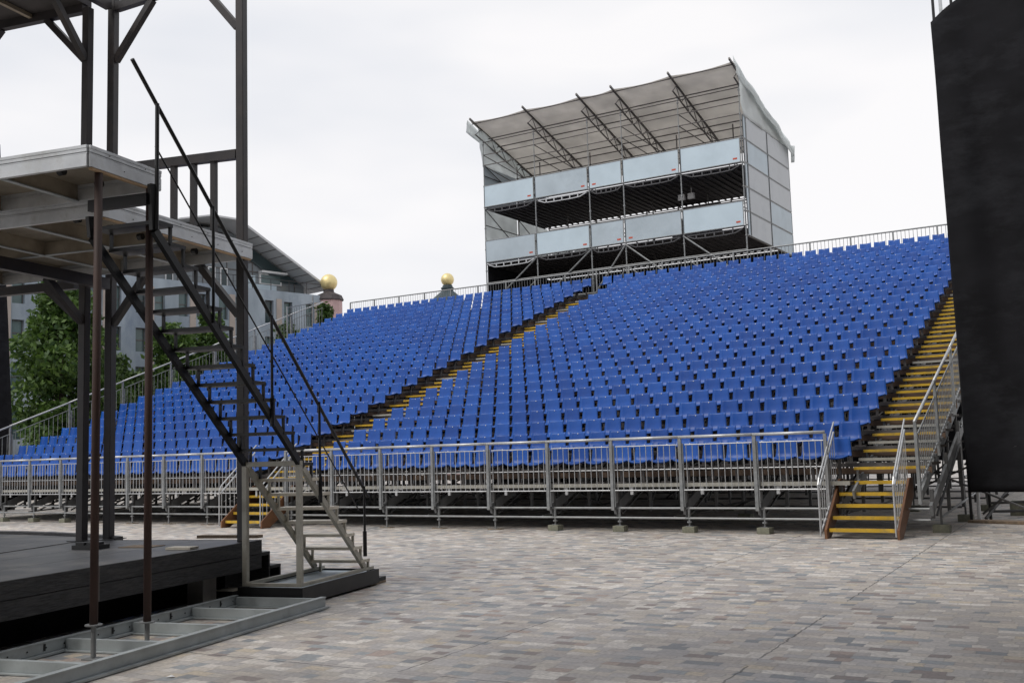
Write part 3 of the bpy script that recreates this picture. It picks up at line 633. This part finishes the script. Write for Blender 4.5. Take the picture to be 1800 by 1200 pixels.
for j, (x0, y0, x1, y1, z, lab) in enumerate(((3.22, 3.35, 4.6, 3.0, .03, 'flat dark board lying on the paving beneath the black drape'),)):
    b = MB(); b.bar((x0, y0, z), (7.2, 2.1, z), .35, .05); o = b.build('ground_board', M_['wood'], None, loc=(x0, y0, 0)); tag(o, lab, 'board')
b = MB(); b.box((3.7, 5.3, .001), (4.3, 5.8, .3)); o = b.build('ballast_block', M_['block'], None, loc=(4, 5.5, 0)); tag(o, 'dark ballast block on the paving behind the bottom of the black drape', 'block')

# ------------------------------------------------------------------ left black drape, far left behind the stand
ld = thing('stage_drape', (-32, 4.8, 0), 'tall black drape at the far left edge beyond the side rail', 'curtain')
drape([(-32.2, 0, 15.0), (-32, 4.5, 14.5)], [(-32.2, -2, 0), (-32, 5.45, 0)], 30, 30, .05, (1, 0, 0), 'cloth', M_['cloth'], ld, 12)
b = MB(); b.tube((-32.1, 5.35, 0), (-32.1, 4.45, 14.4), .05, 6); b.build('pole', M_['black'], ld)

# ------------------------------------------------------------------ stage corner at the left, in its own turned frame
TH = R(12.5); E1 = Vector((-math.sin(TH), math.cos(TH))); E2 = Vector((-math.cos(TH), -math.sin(TH))); OG = Vector((-2.0, -9.9))
def W(p, q, z): return Vector((OG.x+E1.x*p+E2.x*q, OG.y+E1.y*p+E2.y*q, z))
def pbox(mb, a, b, mi=0):
    k = MB().box(a, b); mb.add([W(*v) for v in k.v], k.f, mi); return mb
def pbar(mb, a, b, w_=.12, h_=.12, mi=0):
    return mb.bar(W(*a), W(*b), w_, h_, (0, 0, 1), mi)
def vpost(mb, p, q, z0, z1, w_=.11, mi=0): return pbox(mb, (p-w_/2, q-w_/2, z0), (p+w_/2, q+w_/2, z1), mi)
st = thing('stage_deck', W(0, 1, 0), 'low black wooden stage with plank front at the lower left', 'stage')
b = MB(); z = .69
for k in range(9): pbox(b, (-9, 1.03+k*.82, z-.05), (.28, 1.03+k*.82+.812, z))
b.build('floor', M_['stagetop'], st)
b = MB(); pbox(b, (-9, .99, .525), (.30, 1.025, .692)); b.build('fascia_board', M_['stage'], st)
b = MB(); pbox(b, (-9, .995, .345), (.30, 1.025, .517)); b.build('fascia_board', M_['stage'], st)
b = MB(); pbox(b, (.285, 1.03, .345), (.31, 3.1, .692)); b.build('end_board', M_['stage'], st)
b = MB(); pbox(b, (-2.62, .984, .35), (-2.57, .9895, .688)); b.build('joint_strip', M_['steelbr'], st)
b = MB(); pbox(b, (.32, 1.02, .49), (.53, 2.6, .53)); pbox(b, (.50, 1.02, .15), (.53, 2.6, .488)); b.build('step', M_['stage'], st)
b = MB(); pbox(b, (.54, 1.02, .31), (.78, 2.6, .35)); pbox(b, (.75, 1.02, .02), (.78, 2.6, .308)); b.build('step', M_['stage'], st)
b = MB(); pbox(b, (-9, 1.5, .02), (.26, 1.55, .6)); b.build('under_stage_blackout', M_['cloth'], st)  # added dark sheet, hides lit ground so the gap below the fascia stays dark
b = MB(); pbox(b, (.79, 1.02, .12), (.9, 2.6, .15)); b.build('step', M_['wood'], st)
b = MB(); bl = MB(); pc = lambda q: -7.4+math.sqrt(81-(q-7.6)**2)
for k in range(26):
    q0, q1 = 3.25+k*.3, 3.25+(k+1)*.3
    for mb, i0, i1, z0, z1 in ((b, None, -.16, .5, .688), (bl, -.15, 0, .45, .725)):
        pts = [(.29 if i0 is None else pc(q0)+i0, q0), (pc(q0)+i1, q0), (pc(q1)+i1, q1), (.29 if i0 is None else pc(q1)+i0, q1)]
        mb.add([W(p, q, z0) for p, q in pts]+[W(p, q, z1) for p, q in pts], [(0,3,2,1),(4,5,6,7),(0,1,5,4),(1,2,6,5),(2,3,7,6),(3,0,4,7)])
b.build('floor', M_['stagetop'], st); b = bl
b.build('curved_lip', M_['stage'], st)
b = MB(); pbar(b, (-1.42, 3.42, .694), (.02, 3.62, .694), .03, .006); pbar(b, (-4, 3.0, .694), (-1.42, 3.42, .694), .03, .006); b.build('floor_groove', M_['black'], st)
b = MB(); pbox(b, (-.58, 1.22, 0.0), (-.32, 1.44, .344)); b.build('pedestal', M_['concrete'], st)
b = MB(); pbox(b, (.50, 1.18, .692), (.62, 2.1, .73)); o = b.build('timber_strip', M_['wood'], None, loc=W(.55, 1.6, .69)); tag(o, 'thin brown timber strip lying along the far edge of the black stage', 'board')
b = MB(); pbox(b, (.1, 2.0, .692), (.62, 2.08, .72)); pbox(b, (.32, 1.1, .692), (.5, 2.0, .704)); 
b = MB(); pbox(b, (-.97, 1.12, .692), (-.80, 1.45, .718)); o = b.build('wood_offcut', M_['tread_b'], None, loc=W(-.87, 1.3, .69)); tag(o, 'small pale wood offcut lying on the black stage floor', 'board')
b = MB(); pbox(b, (-.98, 2.42, .692), (-.75, 2.78, .74)); pbox(b, (-.96, 2.46, .74), (-.80, 2.58, .77)); pbox(b, (-.96, 2.62, .74), (-.80, 2.74, .77)); o = b.build('base_clamp', M_['black'], None, loc=W(-.87, 2.6, .69)); tag(o, 'black metal clamp block on the stage floor beside the dark column', 'clamp')
b = MB(); pbox(b, (-.75, 1.85, .692), (-.45, 2.3, .698)); o = b.build('cloth_scrap', M_['wood'], None, loc=W(-.6, 2.1, .69)); tag(o, 'thin brown scrap lying flat on the stage floor between the columns', 'scrap')
b = MB(); pbox(b, (-.25, 1.05, 0), (.05, 1.3, .13)); b2 = b.build('timber_block', M_['black'], None, loc=W(-.1, 1.2, 0)); tag(b2, 'short dark timber block with pale top beneath the stage corner', 'block')
b = MB(); pbox(b, (-.25, 1.05, .131), (.05, 1.3, .14)); b.build('pale_top', M_['tread_b'], b2)

# dark steel frame
sf = thing('stage_scaffold', W(.06, 1.1, .69), 'dark square steel column frame rising from the black stage', 'frame')
A_, B_, C_ = (.06, 1.1), (.41, 3.43), (.17, 3.66)
for (p, q), top in ((A_, 8.3), (B_, 8.3), (C_, 8.0), ((.17, 6.1), 8.0)):
    b = MB(); vpost(b, p, q, .692, top); o = b.build('column', M_['dark'], sf)
    bv = o.modifiers.new('bevel', 'BEVEL'); bv.width = .008; bv.segments = 2
b = MB(); vpost(b, B_[0], B_[1]-.02, .691, .70, .3); vpost(b, C_[0], C_[1], .691, .70, .26); b.build('foot_plate', M_['black'], sf)
def beam(a, c, h_=.12, w_=.1, name='beam'):
    b = MB(); pbar(b, a, c, w_, h_); return b.build(name, M_['dark'], sf)
beam((A_[0]+.06, A_[1]+.06, 4.30), (B_[0], B_[1]-.06, 4.30), .12); beam((.3, 3.4, 4.11), (-6, 3.4, 4.11), .15); beam((.17, 3.8, 4.12), (.17, 8, 4.12), .12)
beam((A_[0], A_[1]+.06, 5.57), (B_[0]-.02, B_[1]-.06, 5.72), .12); beam((A_[0], A_[1]+.06, 8.06), (B_[0], B_[1]-.06, 8.06), .12); beam((.3, 3.42, 8.06), (-4, 3.42, 8.06), .14); beam((.17, 3.72, 8.0), (.17, 8, 8.0), .12)
for a, c in (((A_[0], A_[1]+.05, 3.5), (.16, 1.84, 4.24)), ((B_[0], B_[1]-.05, 3.58), (.30, 2.72, 4.24)), ((C_[0], C_[1]+.04, 3.6), (.17, 4.3, 4.1)), ((C_[0]-.05, C_[1], 3.6), (-.55, 3.63, 4.1)), ((.12, 6.0, 3.6), (.17, 5.35, 4.1)), ((.12, 6.0, 3.6), (-.55, 6.0, 4.1)),
             ((A_[0], A_[1]+.05, 7.25), (.15, 1.78, 7.98)), ((B_[0], B_[1]-.05, 7.28), (.30, 2.68, 8.0)), ((C_[0], C_[1]+.04, 7.25), (.17, 4.38, 7.95)), ((C_[0]-.05, C_[1], 7.25), (-.58, 3.63, 7.95)), ((.12, 6.0, 7.1), (.17, 5.2, 7.95))):
    beam(a, c, .09, .08, 'brace')
for q in (2.27, 1.92, 1.57):
    b = MB(); t_ = (q-1.1)/2.33; vpost(b, .06+.35*t_, q, 4.42, 5.52+.15*t_, .07); b.build('baluster', M_['dark'], sf)
up = thing('upper_stage_floor', W(-1, 5, 8.06), 'dark wooden upper stage floor at the top left corner', 'platform')
b = MB(); pbox(b, (-4, 3.70, 8.06), (.28, 9, 8.26)); b.build('floor', M_['tdark'], up)
b = MB(); pbox(b, (-4, 4.6, 8.0), (.2, 4.66, 8.055)); pbox(b, (-2, 3.7, 8.0), (-1.94, 9, 8.055)); b.build('joist', M_['plyu'], up)

# roof and walls added out of view, to shade the near paving
sr = thing('shade_roof', (4, -28, 0), 'unseen black roof and walls added behind the viewpoint to shade the near paving', 'roof')
b = MB(); b.box((-2, -44, 10.4), (8.2, -15.4, 10.8)); b.build('shade_roof_deck', M_['cloth'], sr)
b = MB(); b.box((-2, -44, 0), (8.2, -43.7, 10.39)); b.build('shade_back_wall', M_['cloth'], sr)
b = MB(); b.box((8.0, -43.6, 0), (8.2, 2.8, 10.39)); b.build('shade_side_wall', M_['cloth'], sr)
# aluminium framed platforms
def platform(p0, p1, q0, q1, zb, label, mod=1.0):
    t = thing('stage_platform', W((p0+p1)/2, (q0+q1)/2, zb), label, 'platform', 'raised platforms above the stage')
    b = MB(); zt = zb+.2
    for (a, c) in (((p0, q0), (p1, q0)), ((p0, q1), (p1, q1)), ((p0, q0), (p0, q1)), ((p1, q0), (p1, q1))):
        lo = (min(a[0], c[0])-(0 if a[0] != c[0] else .0), min(a[1], c[1])); hi = (max(a[0], c[0]), max(a[1], c[1]))
        al = a[0] != c[0]
        dx, dq = (0, .022) if al else (.022, 0)
        for z0, z1, e_ in ((zb+.005, zb+.118, 0), (zb+.122, zb+.135, -.006), (zb+.139, zt-.03, 0), (zt-.028, zt, .004)):
            pbox(b, (lo[0]-dx-(e_ if dx else -.0), lo[1]-dq-(e_ if dq else 0), z0), (hi[0]+dx+(e_ if dx else 0), hi[1]+dq+(e_ if dq else 0), z1))
    b.build('edge_channel', M_['alu'], t)
    b = MB(); pbox(b, (p0+.024, q0+.024, zt-.03), (p1-.024, q1-.024, zt-.012)); b.build('plywood_deck', M_['plyu'], t)
    b = MB()
    q = q0+mod
    while q < q1-.2:
        pbox(b, (p0+.024, q-.012, zb+.012), (p1-.024, q+.012, zt-.032)); pbox(b, (p0+.024, q-.03, zb+.0), (p1-.024, q+.03, zb+.011), 1); q += mod
    if p1-p0 > 1.5:
        p = p0+(p1-p0)/2; 
        while p < p1-.2:
            pbox(b, (p-.012, q0+.024, zb+.014), (p+.012, q1-.024, zt-.034)); pbox(b, (p-.028, q0+.024, zb+.003), (p+.028, q1-.024, zb+.013), 1); p += (p1-p0)/2
    b.build('cross_channel', [M_['plyu'], M_['aluf']], t)
    b = MB(); pbox(b, (p0+.03, q0-.018, zb-.018), (p1-.03, q0+.018, zb+.002)); b.build('plywood_edge', M_['plye'], t)
    b = MB()
    p = p0+.25
    while p < p1: 
        b.tube(W(p, q0+.5, zt-.12), W(p, q0+.56, zt-.12), .04, 8); b.tube(W(p, q0-.024, zb+.16), W(p, q0-.028, zb+.16), .006, 6); b.tube(W(p+.2, q0-.024, zb+.06), W(p+.2, q0-.028, zb+.06), .006, 6); p += .5
    b.build('fixing', M_['black'], t)
    return t
platform(-2.62, .06, .97, 6.0, 4.19, 'lower of the two aluminium framed platforms, reaching the dark corner column')
platform(-3.66, -2.67, .22, 3.4, 4.36, 'higher aluminium framed platform resting on the two rusty props')
for (p, q, top, zb, lab) in ((-3.5, .24, 4.35, .30, 'rusty brown prop nearest the left edge standing in the floor frame'), (-2.84, .20, 4.35, .22, 'rusty brown prop beside the top of the black stairs')):
    t = thing('steel_prop', W(p, q, 0), lab, 'prop', 'rusty props under the higher platform')
    b = MB(); b.tube(W(p, q, zb), W(p, q, top), .036, 14); b.build('tube', M_['rust'], t, True)
    b = MB(); b.tube(W(p, q, .02), W(p, q, zb-.01), .024, 10); pbox(b, (p-.07, q-.07, .002), (p+.07, q+.07, .012)); b.build('screw', M_['galv'], t)
    b = MB(); b.tube(W(p, q, zb-.012), W(p, q, zb), .075, 12); b.build('collar', M_['galv'], t)

# aluminium frame on the ground
ff = thing('floor_frame', W(-2.5, .2, 0), 'long aluminium frame with cross bars lying on the paving before the stage', 'frame')
def channel(a, c, w_, flange):
    b = MB(); p0, q0 = a; p1, q1 = c; al = abs(p1-p0) > abs(q1-q0)
    if al:
        pbox(b, (p0, q0-w_/2, .03), (p1, q0+w_/2, .118)); pbox(b, (p0, q0-w_/2-flange*.05, .008), (p1, q0+w_/2+.05, .027)); pbox(b, (p0, q0-w_/2-.008*flange, .12), (p1, q0+w_/2+.01, .13))
    else:
        pbox(b, (p0-w_/2, q0, .02), (p0+w_/2, q1, .112)); pbox(b, (p0-w_/2-.05, q0, .006), (p0+w_/2+.05, q1, .018))
    return b
channel((-9, -.33), (-.5, -.33), .05, 1).build('side_channel', M_['aluf'], ff)
channel((-9, .82), (-.5, .82), .04, 1).build('side_channel', M_['aluf'], ff)
for p in (-.53, -1.35, -2.3, -3.2, -4.15, -5.1): channel((p, -.30), (p, .79), .06, 1).build('cross_channel', M_['aluf'], ff)
b = MB()
for k in range(40):
    p = -.6-k*.22; b.tube(W(p, .798, .075), W(p, .794, .075), .008, 6); 
    if k % 4 == 1: pbox(b, (p-.03, .792, .05), (p-.01, .797, .11))
b.build('bolt_hole', M_['black'], ff)

for j, (x, y, lab) in enumerate(((-1.3, -11.5, 'crumpled scrap of white paper on the paving beside the floor frame'), (-.2, -13.6, 'flattened scrap of white paper on the paving at the bottom edge'))):
    b = MB(); b.add([(x-.03, y-.02, .006), (x+.035, y-.015, .012), (x+.03, y+.02, .005), (x-.02, y+.025, .016), (x, y, .014)], [(0, 1, 4), (1, 2, 4), (2, 3, 4), (3, 0, 4)])
    tag(b.build('paper_scrap', M_['white'], None, loc=(x, y, 0)), lab, 'litter')
# beige lower stair on its black base box
bx = thing('base_box', W(.55, .45, 0), 'black wooden box carrying the beige stair frame', 'box')
b = MB(); pbox(b, (-.43, -.02, .03), (1.5, 0.0, .21)); pbox(b, (-.43, .83, .03), (1.5, .85, .21)); pbox(b, (-.43, .001, .03), (-.41, .829, .21)); pbox(b, (1.48, .001, .03), (1.5, .829, .21)); b.build('side', M_['black'], bx)
b = MB(); pbox(b, (-.40, .004, .16), (1.475, .825, .185)); b.build('floor', M_['panel_d'], bx)
b = MB(); pbox(b, (1.36, .02, .001), (1.78, .35, .03)); pbox(b, (-.35, .05, .001), (.1, .9, .028)); o = b.build('packing_board', M_['wood'], bx)
b = MB(); pbox(b, (1.4, .03, .031), (1.8, .3, .08)); o = b.build('dark_board', M_['stage'], None, loc=W(1.6, .1, 0)); tag(o, 'dark board sticking out under the far end of the black box', 'board')
bs = thing('lower_stairs', W(.6, .45, .21), 'beige painted steel stair frame with pale wooden treads', 'stairs')
b = MB(); y0, y1 = .06, .79
pbox(b, (-.38, y0-.03, .212), (1.45, y0+.03, .25)); b.build('base_rail', M_['beige'], bs)
b = MB(); pbox(b, (-.38, y1-.03, .212), (1.45, y1+.03, .25)); b.build('base_rail', M_['beige'], bs)
b = MB(); pbox(b, (-.38, y0+.031, .212), (-.32, y1-.031, .25)); b.build('base_rail', M_['beige'], bs)
for q in (y0, y1):
    b = MB(); vpost(b, -.35, q, .252, 1.60, .06); b.build('post', M_['beige'], bs)
b = MB(); pbox(b, (-.38, y0-.03, 1.602), (-.32, y1+.03, 1.66)); b.build('top_rail', M_['beige'], bs)
SZ = lambda p: .30+(1.19-p)*.869      # stringer centre line
for q in (y0, y1):
    b = MB(); pbar(b, (-.28, q, SZ(-.28)), (1.25, q, SZ(1.25)), .045, .07); b.build('stringer', M_['beige'], bs)
def treads(t, k0, k1, mt, ml, th=.036):
    for k in range(k0, k1):
        zt = .36+k*.182; p = 1.34-k*.2022
        b = MB(); pbox(b, (p-.24, y0-.03, zt-th), (p, y1-.02, zt)); b.build('tread', mt, t)
        for q in (y0-.012, y1-.04):
            b = MB(); pbox(b, (p-.035, q-.014, zt-.20), (p-.008, q+.014, zt-th-.001)); b.build('riser_leg', ml, t)
treads(bs, 0, 7, M_['tread_b'], M_['beige'])
us = thing('upper_stairs', W(-1.6, .5, 1.66), 'steep black steel staircase climbing to the higher platform', 'stairs')
treads(us, 7, 21, M_['black'], M_['black'], .036)
for q in (y0, y1):
    b = MB(); pbar(b, (-.33, q, SZ(-.33)), (-2.95, q, SZ(-2.95)), .05, .08); pbar(b, (-2.95, q, SZ(-2.95)), (-2.98, q, 4.34 if q < .1 else 4.1), .05, .075); b.build('stringer', M_['black'], us)
b = MB(); pbox(b, (-3.03, y0+.03, 4.14), (-2.97, y1-.01, 4.25)); b.build('top_beam', M_['black'], us)
b = MB(); b.tube(W(-3.29, .05, 5.47), W(1.36, .05, 1.15), .02, 8); b.build('handrail', M_['black'], us)
b = MB(); b.tube(W(-2.95, .05, 4.72), W(1.1, .05, .99), .009, 6); b.build('mid_rail', M_['black'], us)
for p, z0, z1 in ((-2.95, 3.9, 5.14), (-2.05, 3.1, 4.32), (-.96, 2.15, 3.3), (.08, 1.25, 2.36), (1.21, .5, 1.30)):
    b = MB(); b.tube(W(p, .03, z0), W(p, .03, z1), .016 if p > -2.5 else .02, 8)
    if p > -1.5 : b.tube(W(p, .03, z0-.1), W(p, .03, z0+.22), .026, 8)
    b.build('handrail_post', M_['black'], us)

# ------------------------------------------------------------------ buildings
FA, FB = Vector((-51.04, 24.53)), Vector((-47.59, 41.29)); FD = (FB-FA).normalized(); FN = Vector((-FD.y, FD.x))   # FN points away from the camera
def FW(a, dd, z): return Vector((FA.x+FD.x*a+FN.x*dd, FA.y+FD.y*a+FN.y*dd, z))
def fbox(mb, a, b, mi=0):
    k = MB().box(a, b); mb.add([FW(*v) for v in k.v], k.f, mi); return mb
bd = thing('office_building', FW(5, 5, 0), 'blue grey office building with paired windows and sloping glass attic', 'building')
A0, A1 = -16, 17.6
b = MB()
# wall with real window openings
cols = []
a = -14.6
while a < 17: cols.append(a); a += 2.45
wins = []
rowz = [(11.6, 13.3), (9.0, 10.6), (6.2, 8.0), (3.3, 5.2)]
# solid bands between openings
opn = []
for a in (11.35, 13.0, 14.95, 16.2): opn.append((a, a+.75))
a = 8.9
while a > -15:
    opn.append((a, a+.75)); opn.append((a-1.35, a-.6)); a -= 3.1
opn.sort()
zs = [0]+[z for r_ in sorted(rowz) for z in r_]+[14.0]
for i in range(0, len(zs), 2): fbox(b, (A0, 0, zs[i]), (A1, .5, zs[i+1]))
for z0, z1 in rowz:
    prev = A0
    for x0, x1 in opn+[(A1, A1)]:
        if x0 > prev: fbox(b, (prev, 0, z0), (x0, .5, z1))
        prev = x1
fbox(b, (A0, .5, 0), (A1, 12, 13.6))
b.build('wall', M_['fac'], bd)
for z0, z1 in rowz:
    for j, (x0, x1) in enumerate(opn):
        b = MB(); fbox(b, (x0, .30, z0), (x1, .34, z1)); 
        fbox(b, (x0, .26, (z0+z1)/2-.03), (x1, .299, (z0+z1)/2+.03), 1); fbox(b, (x0, .26, z1-.06), (x1, .299, z1), 1); fbox(b, (x0, .26, z0), (x0+.05, .299, z1-.061), 1); fbox(b, (x1-.05, .26, z0), (x1, .299, z1-.061), 1)
        if (j+int(z0)) % 3 == 0 : fbox(b, (x0+.06, .27, z1-.8), (x1-.06, .298, z1-.07), 2)
        if len([c for c in bd.children if c.name.startswith('window')]) < 95: b.build('window', [M_['glassg'] if (j*7+int(z0)) % 3 else M_['glassd'], M_['steelbr'], M_['glassd']], bd)
for i in range(len(opn)-1):
    x0, x1 = opn[i][1], opn[i+1][0]
    if x1-x0 < 1.0:
        b = MB(); fbox(b, ((x0+x1)/2-.22, -.08, 3), ((x0+x1)/2+.22, -.002, 13.45)); b.build('pillar', M_['pill'], bd)
b = MB(); fbox(b, (A0, .02, 14.002), (A1, .4, 14.06)); b.build('parapet', M_['fac'], bd)
b = MB()
for a in np.arange(-15, 17.5, 1.6): b.tube(FW(a, .5, 14.08), FW(a, .5, 15.0), .025, 5)
b.tube(FW(A0, .5, 15.0), FW(A1, .5, 15.0), .025, 5); b.tube(FW(A0, .5, 14.55), FW(A1, .5, 14.55), .012, 5); b.build('terrace_rail', M_['dark'], bd)
# attic: glazed gable below a sloping slab roof
b = MB(); b.prism([FW(-6, 3, 13.9), FW(16.9, 3, 13.9), FW(16.9, 3, 15.15), FW(10.6, 3, 18.6), FW(9.3, 3, 18.95), FW(6, 3, 18.6), FW(-2, 3, 16), FW(-6, 3, 15.5)], (FN.x*6, FN.y*6, 0)); b.build('glass_gable', M_['glassr'], bd)
b = MB()
for z in (15.9, 16.6, 17.3, 17.9): 
    e_ = 16.9-(z-15.15)/.5476
    fbox(b, (4, 2.94, z-.04), (e_, 2.995, z+.04))
for a in (4, 6, 8, 10, 12.2, 14.2, 16): fbox(b, (a-.03, 2.95, 14), (a+.03, 2.994, min(18.0, 15.1+(16.9-a)*.5476)))
b.build('glazing_bar', M_['steelbr'], bd)
b = MB(); fbox(b, (12.75, 2.88, 15.0), (14.75, 2.99, 15.85)); fbox(b, (12.9, 2.84, 15.1), (14.6, 2.879, 15.75), 1); fbox(b, (12.7, 2.4, 15.85), (15.0, 2.99, 16.0), 0); b.build('attic_window', [M_['white'], M_['glassg']], bd)
for a0, a1, z0, z1, mm in ((11.5, 14.3, 14.2, 14.98, 'panel'), (11.5, 12.4, 15.0, 15.6, 'panel'), (8.4, 9.0, 14.5, 15.9, 'white'), (9.4, 10.0, 14.5, 15.9, 'white'), (5.0, 5.6, 14.4, 16.0, 'white')):
    b = MB(); fbox(b, (a0, 2.90, z0), (a1, 2.99, z1)); fbox(b, (a0+.08, 2.87, z0+.08), (a1-.08, 2.899, z1-.08), 1); b.build('attic_window', [M_[mm], M_['panel'] if mm == 'panel' else M_['glassd']], bd)
b = MB(); b.prism([FW(16.4, 2.86, 15.3), FW(11.0, 2.86, 18.25), FW(11.0, 2.86, 17.3), FW(14.4, 2.86, 15.3)], (FN.x*.03, FN.y*.03, 0)); b.build('dark_glazing', M_['glassd'], bd)
b = MB(); top = [(17.9, 14.86), (10.5, 18.9), (9.5, 19.3), (7.5, 19.3), (5.0, 18.7), (1.0, 17.0)]
b.prism([FW(a, .8, z) for a, z in top]+[FW(a-.1, .8, z-.13) for a, z in top[::-1]], (FN.x*9, FN.y*9, 0)); rf = b.build('roof', M_['roofs'], bd)
for k in range(9):
    u = k/9; a = 17.3-u*6.6; z = 15.02+u*3.6; b = MB(); b.bar(FW(a, .82, z-.02), FW(a, 2.98, z-.02), .04, .05); b.build('roof_rib', M_['steelbr'], rf)
b = MB(); fbox(b, (7.6, 2.9, 17.6), (9.6, 2.99, 18.6)); b.build('plant_room', M_['dark'], bd)
b = MB(); fbox(b, (-16, 3.2, 14.0), (3.0, 8, 16.2)); b.build('upper_wall', M_['fac'], bd)

def lathe(mb, c, prof, n_=20, mi=0):
    k = len(prof); V = [(c[0]+r_*math.cos(2*math.pi*i/n_), c[1]+r_*math.sin(2*math.pi*i/n_), c[2]+z) for (r_, z) in prof for i in range(n_)]
    F = [(a*n_+i, a*n_+(i+1) % n_, (a+1)*n_+(i+1) % n_, (a+1)*n_+i) for a in range(k-1) for i in range(n_)]
    mb.add(V, F, mi); return mb
def sphere_prof(r_, z0, n_=14): return [(max(.001, r_*math.sin(math.pi*i/n_)), z0+r_-r_*math.cos(math.pi*i/n_)) for i in range(n_+1)]
c1 = (-47.75, 41.5, 0)
t1 = thing('corner_turret', c1, 'pink corner turret with dark cap and large gold ball at the building end', 'turret')
b = MB(); lathe(b, c1, [(1.02, 0), (1.02, 13.72)], 10); b.build('shaft', M_['pink'], t1)
b = MB(); lathe(b, c1, [(1.12, 13.72), (1.14, 13.8), (.98, 14.15), (.52, 14.35), (.40, 14.42), (.38, 14.62), (.001, 14.63)], 10); b.build('cap', M_['dome'], t1)
b = MB(); lathe(b, c1, sphere_prof(.66, 14.52), 28); b.build('gold_ball', M_['gold'], t1, True)
c2 = (-38.9, 45, 0)
t2 = thing('roof_turret', c2, 'dark spreading turret roof with gold ball showing above the back rail', 'turret')
b = MB(); lathe(b, c2, [(1.75, 12.0), (1.6, 13.0), (.48, 13.95), (.42, 14.0), (.5, 14.1), (.52, 14.2), (.40, 14.28), (.38, 14.4), (.001, 14.42)], 8); b.build('roof', M_['green'], t2)
b = MB(); lathe(b, c2, [(1.5, 0), (1.5, 12.05)], 8); b.build('shaft', M_['pink'], t2)
b = MB(); lathe(b, c2, sphere_prof(.50, 14.34), 28); b.build('gold_ball', M_['gold'], t2, True)

# ------------------------------------------------------------------ trees
def tree(loc, H, rad, label, seed, m='leaf', zb=2.0, nl=9000, ls=.17):
    r = np.random.default_rng(seed); t = thing('broadleaf_tree', loc, label, 'tree', 'trees beyond the left side of the stand')
    lx, ly, lz = loc; b = MB(); b.tube((lx, ly, 0), (lx+.1, ly, H*.35), .22, 8, r2=.15)
    cl = []
    for k in range(26):
        zz = zb+(H-zb)*((k+.5)/26)**.85; sh = math.sin(math.pi*min(1, max(.06, (zz-zb)/(H-zb)))**.75)**.6; a = k*2.4+r.uniform(-.4, .4); rr = rad*sh*r.uniform(.25, .85)
        c = np.array([lx+rr*math.cos(a), ly+rr*math.sin(a), zz]); cl.append((c, rad*r.uniform(.28, .46)))
        b.tube((lx+.1, ly, min(H*.7, max(H*.2, zz-rr*.8))), tuple(c), .05, 5, r2=.015)
    b.tube((lx+.1, ly, H*.35), (lx, ly, H*.85), .15, 6, r2=.03)
    b.build('trunk', M_['bark'], t)
    per = nl//len(cl); C = []
    for c, q in cl:
        v = r.normal(size=(per, 3)); v /= np.linalg.norm(v, axis=1, keepdims=True); v *= (r.uniform(.2, 1, (per, 1))**.45)*q; v[:, 2] *= .72
        C.append(c+v+r.normal(size=(per, 3))*.08)
    C = np.concatenate(C); N_ = len(C)
    u = r.normal(size=(N_, 3)); u /= np.linalg.norm(u, axis=1, keepdims=True); w_ = np.cross(u, r.normal(size=(N_, 3))); w_ /= np.linalg.norm(w_, axis=1, keepdims=True)
    s = ls*r.uniform(.6, 1.3, (N_, 1)); V = np.stack([C-u*s, C-w_*s*.5, C+u*s, C+w_*s*.5], 1).reshape(-1, 3)-np.array(loc)
    me = bpy.data.meshes.new('crown'); me.from_pydata(V.tolist(), [], [(4*i, 4*i+1, 4*i+2, 4*i+3) for i in range(N_)]); me.materials.append(M_[m])
    o = bpy.data.objects.new('crown', me); COL.objects.link(o); o.parent = t
tree((-41, 13.6, 0), 10.6, 3.0, 'bushy green tree at the far left beside the black drape', 1, nl=14000)
tree((-42, 17.2, 0), 7.4, 2.0, 'smaller dark green tree between the two dark columns', 2, 'leaf2', nl=7000)
tree((-44.5, 23.6, 0), 9.8, 2.1, 'slim green tree behind the black stairs in front of the office wall', 3, nl=8000)
tree((-44.5, 26.6, 0), 10.8, 1.8, 'taller slim green tree seen between the upper black treads', 4, nl=8000)
tree((-44, 20.4, 0), 6.6, 1.8, 'low round shrub like tree behind the left side rail', 5, 'leaf2', nl=6000)
tree((-44.5, 37.4, 0), 12.6, 1.3, 'narrow dark tree beside the pink turret', 6, 'leaf2', nl=6000)
tree((-44.5, 33.6, 0), 10.6, 1.6, 'dark shrub crown just above the left corner of the seats', 7, 'leaf2', nl=5000)
